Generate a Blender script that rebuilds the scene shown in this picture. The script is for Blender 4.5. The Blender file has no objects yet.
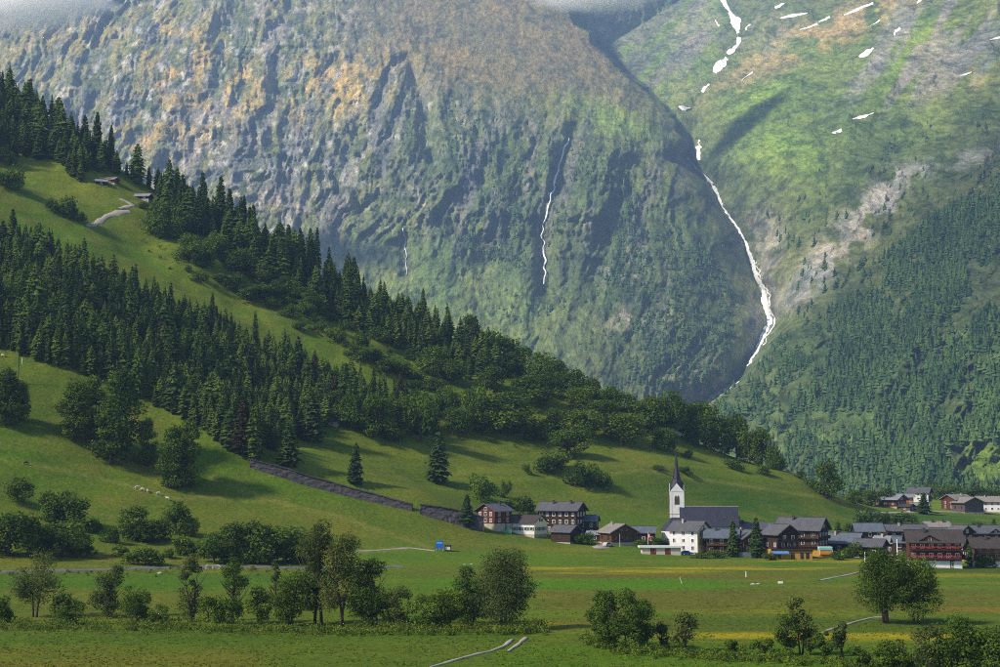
import bpy, math, random
import numpy as np
R = math.radians
sc = bpy.context.scene
col = sc.collection

# ------------------------------------------------------------------ camera, world, sun, exposure
FPX = 1389.0                 # focal length in photo pixels (photo 1000 x 667)
HC = 25.0                    # eye height over the valley floor
PITCH = math.atan(148.5 / FPX)
cam_d = bpy.data.cameras.new("camera"); cam = bpy.data.objects.new("camera", cam_d); col.objects.link(cam)
cam.location = (0, 0, HC); cam.rotation_euler = (math.pi/2 + PITCH, 0, 0)
cam_d.sensor_width = 36; cam_d.lens = 36*FPX/1000; cam_d.clip_start = 1; cam_d.clip_end = 20000
sc.camera = cam

SUN = np.array([-0.72, -0.30, 0.62]); SUN = SUN/np.linalg.norm(SUN)
w = bpy.data.worlds.new("World"); sc.world = w; w.use_nodes = True
nt = w.node_tree; bg = nt.nodes['Background']
sky = nt.nodes.new('ShaderNodeTexSky'); sky.sky_type = 'NISHITA'; sky.sun_disc = False
sky.sun_elevation = math.asin(SUN[2]); sky.sun_rotation = math.atan2(SUN[0], SUN[1])
sky.altitude = 1300; sky.air_density = 1.0; sky.dust_density = 1.2
nt.links.new(sky.outputs[0], bg.inputs[0]); bg.inputs[1].default_value = 0.065
sun_d = bpy.data.lights.new("sun", 'SUN'); sun = bpy.data.objects.new("sun", sun_d); col.objects.link(sun)
sun_d.energy = 4.4; sun_d.angle = R(6); sun_d.color = (1.0, 0.90, 0.76)
from mathutils import Vector, Matrix
sun.rotation_euler = Vector(SUN).to_track_quat('Z', 'Y').to_euler(); sun.location = (-2000, -700, 1600)
sc.view_settings.view_transform = 'Standard'; sc.view_settings.look = 'None'
sc.view_settings.gamma = 1; sc.view_settings.use_curve_mapping = False
sc.view_settings.exposure = 1.3
sc.view_settings.use_white_balance = True; sc.view_settings.white_balance_temperature = 6900; sc.view_settings.white_balance_tint = 10
sc.render.engine = 'CYCLES'
cy = sc.cycles
cy.max_bounces = 26; cy.diffuse_bounces = 2; cy.glossy_bounces = 2; cy.transmission_bounces = 3
cy.volume_bounces = 24; cy.transparent_max_bounces = 8
cy.use_denoising = False; cy.pixel_filter_type = 'BLACKMAN_HARRIS'; cy.filter_width = 1.0; cy.sample_clamp_indirect = 4; cy.use_adaptive_sampling = False
HAZE_DENSITY = 0.74e-4

# ------------------------------------------------------------------ maths helpers
CP, SP = math.cos(PITCH), math.sin(PITCH)
def ray(px, py):
    """photo pixel -> (X/Y, (Z-HC)/Y) of its line of sight"""
    x = (np.asarray(px, float)-500)/FPX; y = (333.5-np.asarray(py, float))/FPX
    dy = CP - y*SP
    return x/dy, (SP + y*CP)/dy
def to_px(a, t):
    q = 1.0/(CP + t*SP)
    return 500 + FPX*a*q, 333.5 - FPX*(t*CP - SP)*q
_rs = np.random.RandomState(7)
_tab = [_rs.rand(256, 256) for _ in range(8)]
def vnoise(x, y, seed=0):
    T = _tab[seed % 8]; off = seed*17.31
    x = np.asarray(x, float)+off; y = np.asarray(y, float)-off
    xi = np.floor(x).astype(np.int64); yi = np.floor(y).astype(np.int64)
    fx = x-xi; fy = y-yi
    fx = fx*fx*fx*(fx*(fx*6-15)+10); fy = fy*fy*fy*(fy*(fy*6-15)+10)
    x0, x1, y0, y1 = xi & 255, (xi+1) & 255, yi & 255, (yi+1) & 255
    return (T[x0, y0]*(1-fx)+T[x1, y0]*fx)*(1-fy) + (T[x0, y1]*(1-fx)+T[x1, y1]*fx)*fy
def fbm(x, y, o=5, seed=0, g=0.5):
    s = 0; a = 1; n = 0
    for i in range(o):
        s = s+a*vnoise(x*2**i, y*2**i, seed+i); n += a; a *= g
    return s/n
def ridged(x, y, o=5, seed=0, g=0.55):
    s = 0; a = 1; n = 0
    for i in range(o):
        s = s+a*(1-np.abs(2*vnoise(x*2**i, y*2**i, seed+i)-1)); n += a; a *= g
    return s/n
def sstep(a, b, x):
    t = np.clip((x-a)/(b-a), 0, 1); return t*t*(3-2*t)
def in_poly(px, py, poly):
    px = np.asarray(px); py = np.asarray(py); r = np.zeros(px.shape, bool)
    n = len(poly)
    for i in range(n):
        x0, y0 = poly[i]; x1, y1 = poly[(i+1) % n]
        if y0 == y1: continue
        c = ((y0 > py) != (y1 > py)) & (px < (x1-x0)*(py-y0)/(y1-y0)+x0)
        r ^= c
    return r
def seg_dist(px, py, pts):
    best = np.full(np.shape(px), 1e9)
    for (x0, y0), (x1, y1) in zip(pts[:-1], pts[1:]):
        dx, dy = x1-x0, y1-y0; L = dx*dx+dy*dy
        t = np.clip(((px-x0)*dx+(py-y0)*dy)/L, 0, 1)
        best = np.minimum(best, np.hypot(px-x0-t*dx, py-y0-t*dy))
    return best
def smin(a, b, k):
    h = np.clip(0.5+0.5*(b-a)/k, 0, 1)
    return b*(1-h)+a*h-k*h*(1-h)

# ------------------------------------------------------------------ object helpers
def npmesh(name, V, F, smooth=False):
    """V (n,3); F (m,3) or (m,4)"""
    me = bpy.data.meshes.new(name)
    V = np.asarray(V, np.float32); F = np.asarray(F, np.int32); k = F.shape[1]
    me.vertices.add(len(V)); me.vertices.foreach_set('co', V.ravel())
    me.loops.add(F.size); me.loops.foreach_set('vertex_index', F.ravel())
    me.polygons.add(len(F)); me.polygons.foreach_set('loop_start', np.arange(len(F), dtype=np.int32)*k)
    me.polygons.foreach_set('use_smooth', np.full(len(F), smooth))
    me.update(calc_edges=True); return me
def vcol(me, name, C):
    a = me.attributes.new(name, 'FLOAT_COLOR', 'POINT')
    C = np.asarray(C, np.float32)
    if C.shape[1] == 3: C = np.concatenate([C, np.ones((len(C), 1), np.float32)], 1)
    a.data.foreach_set('color', C.ravel())
def vfloat(me, name, v):
    a = me.attributes.new(name, 'FLOAT', 'POINT'); a.data.foreach_set('value', np.asarray(v, np.float32))
def link(name, me, mat=None, parent=None, loc=None, rz=0, scale=None):
    o = bpy.data.objects.new(name, me); col.objects.link(o)
    if mat is not None and me is not None and not me.materials: me.materials.append(mat)
    if parent: o.parent = parent
    if loc is not None: o.location = loc
    if rz: o.rotation_euler = (0, 0, rz)
    if scale is not None: o.scale = scale if hasattr(scale, '__len__') else (scale,)*3
    return o
def tag(o, label=None, cat=None, group=None, kind=None):
    if label: o['label'] = label
    if cat: o['category'] = cat
    if group: o['group'] = group
    if kind: o['kind'] = kind
    return o
class MB:
    """collects solid shapes for one mesh"""
    def __init__(s): s.v = []; s.f = []
    def add(s, V, F):
        b = len(s.v); s.v += [tuple(p) for p in V]; s.f += [tuple(i+b for i in f) for f in F]; return s
    def box(s, x0, x1, y0, y1, z0, z1):
        return s.add([(x0,y0,z0),(x1,y0,z0),(x1,y1,z0),(x0,y1,z0),(x0,y0,z1),(x1,y0,z1),(x1,y1,z1),(x0,y1,z1)],
            [(0,3,2,1),(4,5,6,7),(0,1,5,4),(1,2,6,5),(2,3,7,6),(3,0,4,7)])
    def loft(s, rings, cap=True):
        n = len(rings[0]); V = [p for r in rings for p in r]; F = []
        for i in range(len(rings)-1):
            for j in range(n):
                k = (j+1) % n; F.append((i*n+j, i*n+k, (i+1)*n+k, (i+1)*n+j))
        if cap: F.append(tuple(range(n))[::-1]); F.append(tuple((len(rings)-1)*n+j for j in range(n)))
        return s.add(V, F)
    def tube(s, pts, rads, n=6):
        rings = []
        for i, p in enumerate(pts):
            p = Vector(p); d = (Vector(pts[min(i+1, len(pts)-1)])-Vector(pts[max(i-1, 0)])).normalized()
            u = d.orthogonal().normalized(); v = d.cross(u)
            rings.append([p+float(rads[i])*(math.cos(2*math.pi*j/n)*u+math.sin(2*math.pi*j/n)*v) for j in range(n)])
        # keep ring starts aligned
        for i in range(1, len(rings)):
            a = rings[i-1][0]; k = min(range(n), key=lambda j: (rings[i][j]-a).length); rings[i] = rings[i][k:]+rings[i][:k]
        return s.loft(rings)
    def mesh(s, name, smooth=False):
        me = bpy.data.meshes.new(name); me.from_pydata(s.v, [], s.f); me.update()
        if smooth: me.polygons.foreach_set('use_smooth', np.ones(len(me.polygons), bool))
        return me
    def obj(s, name, mat, parent=None, smooth=False, **k):
        return link(name, s.mesh(name, smooth), mat, parent, **k)

# ------------------------------------------------------------------ materials
def newmat(name):
    m = bpy.data.materials.new(name); m.use_nodes = True
    nt = m.node_tree; b = nt.nodes['Principled BSDF']; b.inputs['Roughness'].default_value = 0.85
    b.inputs['Specular IOR Level'].default_value = 0.25
    return m, nt, b
def N(nt, t, **k):
    n = nt.nodes.new(t)
    for a, v in k.items():
        if a.startswith('i_'):
            key = a[2:]; n.inputs[int(key) if key.isdigit() else key.replace('_', ' ')].default_value = v
        else: setattr(n, a, v)
    return n
def mix(nt, fac, a, b, mode='MIX'):
    n = nt.nodes.new('ShaderNodeMix'); n.data_type = 'RGBA'; n.blend_type = mode
    for sock, v in ((n.inputs[0], fac), (n.inputs[6], a), (n.inputs[7], b)):
        if isinstance(v, bpy.types.NodeSocket): nt.links.new(v, sock)
        elif isinstance(v, (tuple, list)): sock.default_value = (*v, 1) if len(v) == 3 else v
        else: sock.default_value = v
    return n.outputs[2]
def ramp(nt, fac, stops):
    n = nt.nodes.new('ShaderNodeValToRGB'); e = n.color_ramp.elements
    while len(e) < len(stops): e.new(0.5)
    for i, (p, c) in enumerate(stops):
        e[i].position = p; e[i].color = (*c, 1) if hasattr(c, '__len__') else (c, c, c, 1)
    nt.links.new(fac, n.inputs[0]); return n.outputs[0]
def noise(nt, scale, detail=5, rough=0.6, vec=None, dist=0):
    n = N(nt, 'ShaderNodeTexNoise', i_Scale=scale, i_Detail=detail, i_Roughness=rough, i_Distortion=dist)
    if vec is not None: nt.links.new(vec, n.inputs['Vector'])
    return n.outputs['Fac']
def coords(nt, scale=(1, 1, 1), src='Object'):
    tc = nt.nodes.new('ShaderNodeTexCoord'); mp = nt.nodes.new('ShaderNodeMapping')
    mp.inputs['Scale'].default_value = scale; nt.links.new(tc.outputs[src], mp.inputs[0]); return mp.outputs[0]
def bump(nt, b, h, strength=0.5, dist=1.0):
    n = N(nt, 'ShaderNodeBump', i_Strength=strength, i_Distance=dist); nt.links.new(h, n.inputs['Height'])
    nt.links.new(n.outputs[0], b.inputs['Normal'])

def simple(name, c, var=0.25, scale=1.5, rough=0.85, bstr=0.25, stretch=(1, 1, 1), spec=0.25, bdist=0.05):
    m, nt, b = newmat(name)
    v = coords(nt, stretch); n1 = noise(nt, scale, 6, 0.65, v)
    d = tuple(x*(1-var) for x in c); l = tuple(min(1, x*(1+var)) for x in c)
    nt.links.new(ramp(nt, n1, [(0.28, d), (0.72, l)]), b.inputs['Base Color'])
    b.inputs['Roughness'].default_value = rough; b.inputs['Specular IOR Level'].default_value = spec
    if bstr: bump(nt, b, n1, bstr, bdist)
    return m
def wood(name, c, var=0.4):
    c = tuple(x*0.85 for x in c)
    """log / plank wall: horizontal courses"""
    m, nt, b = newmat(name)
    v = coords(nt, (1, 1, 1)); wv = N(nt, 'ShaderNodeTexWave', i_Scale=0.55, i_Distortion=0.6, i_Detail=2.0, wave_type='BANDS', bands_direction='Z')
    nt.links.new(v, wv.inputs['Vector'])
    n1 = noise(nt, 0.9, 6, 0.7, coords(nt, (1, 1, 5)))
    d = tuple(x*(1-var) for x in c); l = tuple(x*(1+var) for x in c)
    cc = ramp(nt, n1, [(0.3, d), (0.7, l)])
    cc = mix(nt, 0.35, cc, ramp(nt, wv.outputs['Fac'], [(0, 0.25), (0.35, 1.0)]), 'MULTIPLY')
    nt.links.new(cc, b.inputs['Base Color']); bump(nt, b, wv.outputs['Fac'], 0.5, 0.08)
    return m
def slate(name, c, rough=0.6):
    m, nt, b = newmat(name)
    br = N(nt, 'ShaderNodeTexBrick', i_Scale=1.6, offset=0.5); br.inputs['Mortar Size'].default_value = 0.03
    br.inputs['Color1'].default_value = (*[x*0.75 for x in c], 1); br.inputs['Color2'].default_value = (*[x*1.25 for x in c], 1)
    br.inputs['Mortar'].default_value = (*[x*0.35 for x in c], 1)
    nt.links.new(coords(nt, (1, 1, 1)), br.inputs['Vector'])
    n1 = noise(nt, 0.5, 6, 0.7, coords(nt, (1, 0.5, 0.5)))
    cc = mix(nt, 0.6, br.outputs['Color'], ramp(nt, n1, [(0.3, 0.45), (0.7, 1.0)]), 'MULTIPLY')
    nt.links.new(cc, b.inputs['Base Color']); b.inputs['Roughness'].default_value = rough; b.inputs['Specular IOR Level'].default_value = 0.2
    bump(nt, b, br.outputs['Fac'], 0.35, 0.05)
    return m
def foliage(name, dark, light, trans=0.3):
    """leaf material: tint attribute per leaf + random per tree"""
    dark = tuple(x*k for x, k in zip(dark, (1.2, 1.25, 1.0))); light = tuple(x*k for x, k in zip(light, (1.4, 1.45, 1.0)))
    m, nt, b = newmat(name)
    at = N(nt, 'ShaderNodeAttribute', attribute_name='tint'); oi = N(nt, 'ShaderNodeObjectInfo')
    c = mix(nt, at.outputs['Fac'], dark, light)
    r = ramp(nt, oi.outputs['Random'], [(0, (0.72, 0.75, 0.85)), (0.5, (1, 1, 1)), (1, (1.3, 1.18, 0.95))])
    c = mix(nt, 1.0, c, r, 'MULTIPLY')
    nt.links.new(c, b.inputs['Base Color']); b.inputs['Roughness'].default_value = 0.8; b.inputs['Specular IOR Level'].default_value = 0.05
    tr = nt.nodes.new('ShaderNodeBsdfTranslucent'); nt.links.new(c, tr.inputs['Color'])
    ms = N(nt, 'ShaderNodeMixShader', i_0=trans); out = nt.nodes['Material Output']
    nt.links.new(b.outputs[0], ms.inputs[1]); nt.links.new(tr.outputs[0], ms.inputs[2]); nt.links.new(ms.outputs[0], out.inputs[0])
    return m

M = {}
def terrain_mat(name, fine, coarse, bs, bd, var=0.35, sc3=(1, 1, 1)):
    m, nt, b = newmat(name)
    at = N(nt, 'ShaderNodeAttribute', attribute_name='col')
    v = coords(nt, sc3); n1 = noise(nt, fine, 10, 0.78, v); n2 = noise(nt, coarse, 6, 0.65, v)
    k = ramp(nt, n1, [(0.25, 1-var*1.2), (0.5, 1.0), (0.75, 1+var*1.5)])
    c = mix(nt, 1.0, at.outputs['Color'], k, 'MULTIPLY')
    h = ramp(nt, n2, [(0.3, (0.82, 0.92, 0.85)), (0.7, (1.18, 1.06, 1.1))])
    c = mix(nt, 1.0, c, h, 'MULTIPLY')
    nt.links.new(c, b.inputs['Base Color']); b.inputs['Roughness'].default_value = 0.95; b.inputs['Specular IOR Level'].default_value = 0.1
    bump(nt, b, n1, bs, bd); return m
M['ground'] = terrain_mat('meadow_ground', 0.8, 0.03, 0.8, 0.7, 0.5)
M['mountain'] = terrain_mat('mountain_ground', 0.11, 0.006, 1.0, 14.0, 0.75, (1, 0.1, 0.55))
def mottle(m):
    """shrubs and stones too small to build on the far faces"""
    nt = m.node_tree; b = nt.nodes['Principled BSDF']; src = b.inputs['Base Color'].links[0].from_socket; v = coords(nt, (1, 0.1, 0.6))
    n1 = noise(nt, 0.034, 9, 0.72, v, 0.4); n2 = noise(nt, 0.075, 6, 0.7, v)
    c = mix(nt, 1.0, src, ramp(nt, n1, [(0.40, (0.45, 0.52, 0.50)), (0.50, (1.0, 1.0, 1.0)), (0.64, (1.25, 1.18, 1.05))]), 'MULTIPLY')
    n3 = noise(nt, 0.009, 5, 0.6, v)
    c = mix(nt, 1.0, c, ramp(nt, n3, [(0.38, (0.78, 0.82, 0.86)), (0.55, (1.05, 1.0, 0.95)), (0.7, (1.25, 1.15, 0.95))]), 'MULTIPLY')
    c = mix(nt, ramp(nt, n2, [(0.62, 0.0), (0.72, 0.6)]), c, (0.24, 0.23, 0.215))
    nt.links.new(c, b.inputs['Base Color'])
    n4 = noise(nt, 0.30, 6, 0.75, coords(nt, (1, 0.1, 0.45))); bp = N(nt, 'ShaderNodeBump', i_Strength=0.9, i_Distance=5.0)
    nt.links.new(b.inputs['Normal'].links[0].from_socket, bp.inputs['Normal']); nt.links.new(n4, bp.inputs['Height']); nt.links.new(bp.outputs[0], b.inputs['Normal'])
mottle(M['mountain'])
M['gravel'] = simple('gravel_track', (0.27, 0.25, 0.21), 0.25, 1.2)
M['asphalt'] = simple('asphalt', (0.11, 0.11, 0.115), 0.2, 0.8)
M['snow'] = simple('snow', (0.50, 0.50, 0.51), 0.35, 0.08, 0.7, 0.4, bdist=1.5)
M['white_water'] = simple('white_water', (0.60, 0.63, 0.66), 0.5, 0.16, 0.4, 0.6, bdist=2.0)
M['drystone'] = simple('drystone', (0.055, 0.053, 0.060), 0.5, 0.9, 0.9, 0.8, bdist=0.3)
M['bark'] = simple('bark', (0.055, 0.045, 0.035), 0.4, 3, 0.9, 0.6, (1, 1, 0.3))
M['pale_bark'] = simple('pale_bark', (0.16, 0.145, 0.12), 0.4, 3, 0.9, 0.6, (1, 1, 0.3))
M['spruce'] = foliage('spruce_needles', (0.014, 0.030, 0.012), (0.048, 0.080, 0.024), 0.15)
M['larch'] = foliage('larch_needles', (0.030, 0.058, 0.016), (0.078, 0.122, 0.032), 0.25)
M['leaf'] = foliage('broad_leaves', (0.028, 0.056, 0.012), (0.092, 0.148, 0.028), 0.3)
M['willow'] = foliage('willow_leaves', (0.040, 0.058, 0.022), (0.105, 0.130, 0.045), 0.3)
M['ash'] = foliage('ash_leaves', (0.032, 0.060, 0.012), (0.085, 0.135, 0.025), 0.3)
M['far_tree'] = foliage('far_forest', (0.012, 0.032, 0.017), (0.034, 0.068, 0.030), 0.1)
M['herbs'] = foliage('tall_herbs', (0.040, 0.075, 0.012), (0.110, 0.150, 0.030), 0.3)
M['grass_blades'] = foliage('grass_blades', (0.065, 0.095, 0.011), (0.115, 0.130, 0.022), 0.3)
M['dead'] = foliage('rusty_needles', (0.024, 0.020, 0.014), (0.050, 0.036, 0.022), 0.15)
M['wood_dark'] = wood('dark_weathered_logs', (0.044, 0.025, 0.015))
M['wood_red'] = wood('red_brown_logs', (0.105, 0.034, 0.020))
M['wood_brown'] = wood('brown_logs', (0.10, 0.050, 0.025))
M['wood_orange'] = wood('orange_new_wood', (0.36, 0.135, 0.035))
M['wood_grey'] = wood('grey_boards', (0.10, 0.075, 0.075))
M['plaster_white'] = simple('white_plaster', (0.60, 0.61, 0.63), 0.12, 0.6, 0.9, 0.1)
M['plaster_cream'] = simple('cream_plaster', (0.76, 0.66, 0.40), 0.08, 0.6, 0.9, 0.1)
M['plaster_yellow'] = simple('ochre_plaster', (0.40, 0.23, 0.055), 0.1, 0.6, 0.9, 0.1)
M['stone'] = simple('plinth_stone', (0.36, 0.33, 0.29), 0.3, 1.2, 0.9, 0.5)
M['concrete'] = simple('concrete', (0.48, 0.44, 0.36), 0.15, 0.6, 0.9, 0.2)
M['slate'] = slate('grey_slate', (0.125, 0.130, 0.150))
M['slate_dark'] = slate('dark_slate', (0.040, 0.046, 0.075))
M['slate_brown'] = slate('brown_tiles', (0.075, 0.062, 0.060))
M['slate_pale'] = slate('pale_stone_slabs', (0.30, 0.275, 0.25))
M['metal_blue'] = slate('blue_grey_metal_roof', (0.14, 0.17, 0.22), 0.55)
M['metal_light'] = slate('pale_metal_roof', (0.30, 0.32, 0.36), 0.5)
M['spire'] = simple('spire_shingles', (0.020, 0.020, 0.034), 0.3, 2, 0.6, 0.3)
M['white_paint'] = simple('white_paint', (0.78, 0.78, 0.76), 0.05, 2, 0.6, 0)
M['red_flowers'] = simple('red_balcony_flowers', (0.26, 0.03, 0.035), 0.6, 2.2, 0.8, 0.6)
M['shutter_green'] = simple('green_shutters', (0.025, 0.07, 0.045), 0.1, 2, 0.6, 0)
M['door_red'] = simple('dark_red_door', (0.14, 0.028, 0.024), 0.15, 2, 0.6, 0)
M['blue_cloth'] = simple('blue_awning_cloth', (0.08, 0.20, 0.44), 0.2, 1, 0.8, 0)
M['orange_cloth'] = simple('orange_awning_cloth', (0.55, 0.24, 0.03), 0.1, 1, 0.8, 0)
M['turquoise'] = simple('turquoise_cloth', (0.12, 0.55, 0.62), 0.1, 1, 0.8, 0)
M['green_sheet'] = simple('green_sheeting', (0.05, 0.30, 0.20), 0.1, 1, 0.7, 0)
M['blue_paint'] = simple('blue_paint', (0.015, 0.11, 0.55), 0.08, 2, 0.4, 0)
M['red_paint'] = simple('red_paint', (0.55, 0.03, 0.035), 0.08, 2, 0.4, 0)
M['steel'] = simple('grey_steel', (0.40, 0.41, 0.42), 0.1, 2, 0.45, 0)
M['rubber'] = simple('rubber', (0.02, 0.02, 0.02), 0.1, 2, 0.8, 0)
M['fleece'] = simple('pale_coat', (0.46, 0.42, 0.35), 0.15, 3, 0.95, 0.3)
M['coat_dark'] = simple('dark_coat', (0.035, 0.025, 0.02), 0.2, 3, 0.95, 0.3)
def glassm():
    m, nt, b = newmat('window_glass'); b.inputs['Base Color'].default_value = (0.02, 0.025, 0.03, 1)
    b.inputs['Roughness'].default_value = 0.08; b.inputs['Specular IOR Level'].default_value = 0.6
    n1 = noise(nt, 1.5, 2, 0.5, coords(nt)); nt.links.new(ramp(nt, n1, [(0.3, (0.012, 0.016, 0.02)), (0.7, (0.04, 0.045, 0.05))]), b.inputs['Base Color'])
    return m
M['glass'] = glassm()

# ------------------------------------------------------------------ near terrain: height field G(X, Y)
BASE = np.array([-133.0, 412.0]); NRM = np.array([-0.668, 0.743]); SLOPE = 0.58
crest_px = [(-400,-60),(-150,24),(0,93),(100,158),(200,215),(300,261),(400,305),(500,356),(560,386),(640,425),(700,443),(770,468),(830,489),(870,503),(905,508),(1000,507),(1400,507)]
_ca, _ct = ray([p[0] for p in crest_px], [p[1] for p in crest_px])
def plane_z(X, Y):
    d = (X-BASE[0])*NRM[0]+(Y-BASE[1])*NRM[1]
    wv = 30.0
    return SLOPE*wv*np.logaddexp(0, d/wv), d
_at = np.linspace(_ca[0], _ca[-1], 300); _tt = np.interp(_at, _ca, _ct); _Yc = np.zeros(300)
_Ys = np.arange(300, 4000, 2.0)
for i in range(300):
    z, _ = plane_z(_at[i]*_Ys, _Ys); k = np.nonzero(z > HC+_tt[i]*_Ys)[0]
    _Yc[i] = _Ys[k[0]] if len(k) else 4000
_Yc = np.convolve(np.pad(_Yc, 4, mode='edge'), np.ones(9)/9, 'valid')
_zc = HC+_tt*_Yc
_fall = np.interp(_at, ray([800, 900], [480, 480])[0], [-0.32, 0.0])
_sl = np.where(_fall < -0.001, _tt*(_fall/-0.32)+_fall, 0.0)
RIDGE = []            # filled after a first pass: the front spur
MOUNDS = [((60.3, 272.0), 17, 9, 2.6)]
def G(X, Y, detail=True):
    X = np.asarray(X, float); Y = np.asarray(Y, float)
    z, d = plane_z(X, Y)
    if detail:
        am = sstep(-20, 120, d)
        z = z + am*((fbm(X/130, Y/130, 3, 1)-0.5)*30 + (fbm(X/34, Y/34, 4, 2)-0.5)*8)
        z = z + (fbm(X/70, Y/70, 3, 4)-0.5)*1.6 + (fbm(X/9, Y/9, 3, 5)-0.5)*0.35
        for pts, h, wd in RIDGE:
            z = z + h*np.exp(-(seg_dist(X, Y, pts)/wd)**2)
        for (mx, my), rx, ry, h in MOUNDS:
            z = z + h*np.exp(-((X-mx)/rx)**2-((Y-my)/ry)**2)
    a = np.clip(X/np.maximum(Y, 60), _at[0], _at[-1])
    Yc = np.interp(a, _at, _Yc); zc = np.interp(a, _at, _zc); sl = np.interp(a, _at, _sl)
    cap = zc + sl*(Y-Yc)
    if detail: cap = cap + (fbm(X/40, Y/40, 3, 3)-0.5)*5*sstep(-20, 60, d)
    z = smin(z, cap, 12.0)
    return np.maximum(z, -6.0)
_HY = np.concatenate([np.arange(90, 1300, 0.75), np.arange(1300, 2500, 4.0)])
def hit(px, py):
    """first ground point on a photo pixel's line of sight"""
    a, t = ray(px, py); X = a*_HY; z = G(X, _HY); r = HC+t*_HY
    k = np.nonzero(z >= r)[0]
    if len(k) == 0: return None
    i = k[0]
    if i == 0: y = _HY[0]
    else:
        d0 = r[i-1]-z[i-1]; d1 = z[i]-r[i]; y = _HY[i-1]+(_HY[i]-_HY[i-1])*d0/(d0+d1+1e-9)
    x = a*y
    return np.array([x, y, float(G(x, y))])
_sp = [hit(*p) for p in [(-60, 330), (0, 355), (60, 376), (130, 405), (200, 435), (252, 462), (330, 490), (412, 515)]]
RIDGE.append(([(p[0], p[1]) for p in _sp], 9.0, 26.0))
_sp2 = [hit(*p) for p in [(600, 478), (660, 477), (720, 484), (790, 493), (850, 500), (885, 505)]]
RIDGE.append(([(p[0], p[1]) for p in _sp2], 6.0, 20.0))

# soft zones in the photo's frame place plant colours and painted sun and shade
def blob(PX, PY, cx, cy_, rx, ry, ang=0):
    c, s = math.cos(R(ang)), math.sin(R(ang)); dx, dy = PX-cx, PY-cy_
    u = (dx*c+dy*s)/rx; v = (-dx*s+dy*c)/ry
    return np.exp(-(u*u+v*v)**1.5)
def lay(C, wgt, c):
    wgt = np.clip(wgt, 0, 1)[..., None]; return C*(1-wgt)+np.array(c)*wgt

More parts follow.
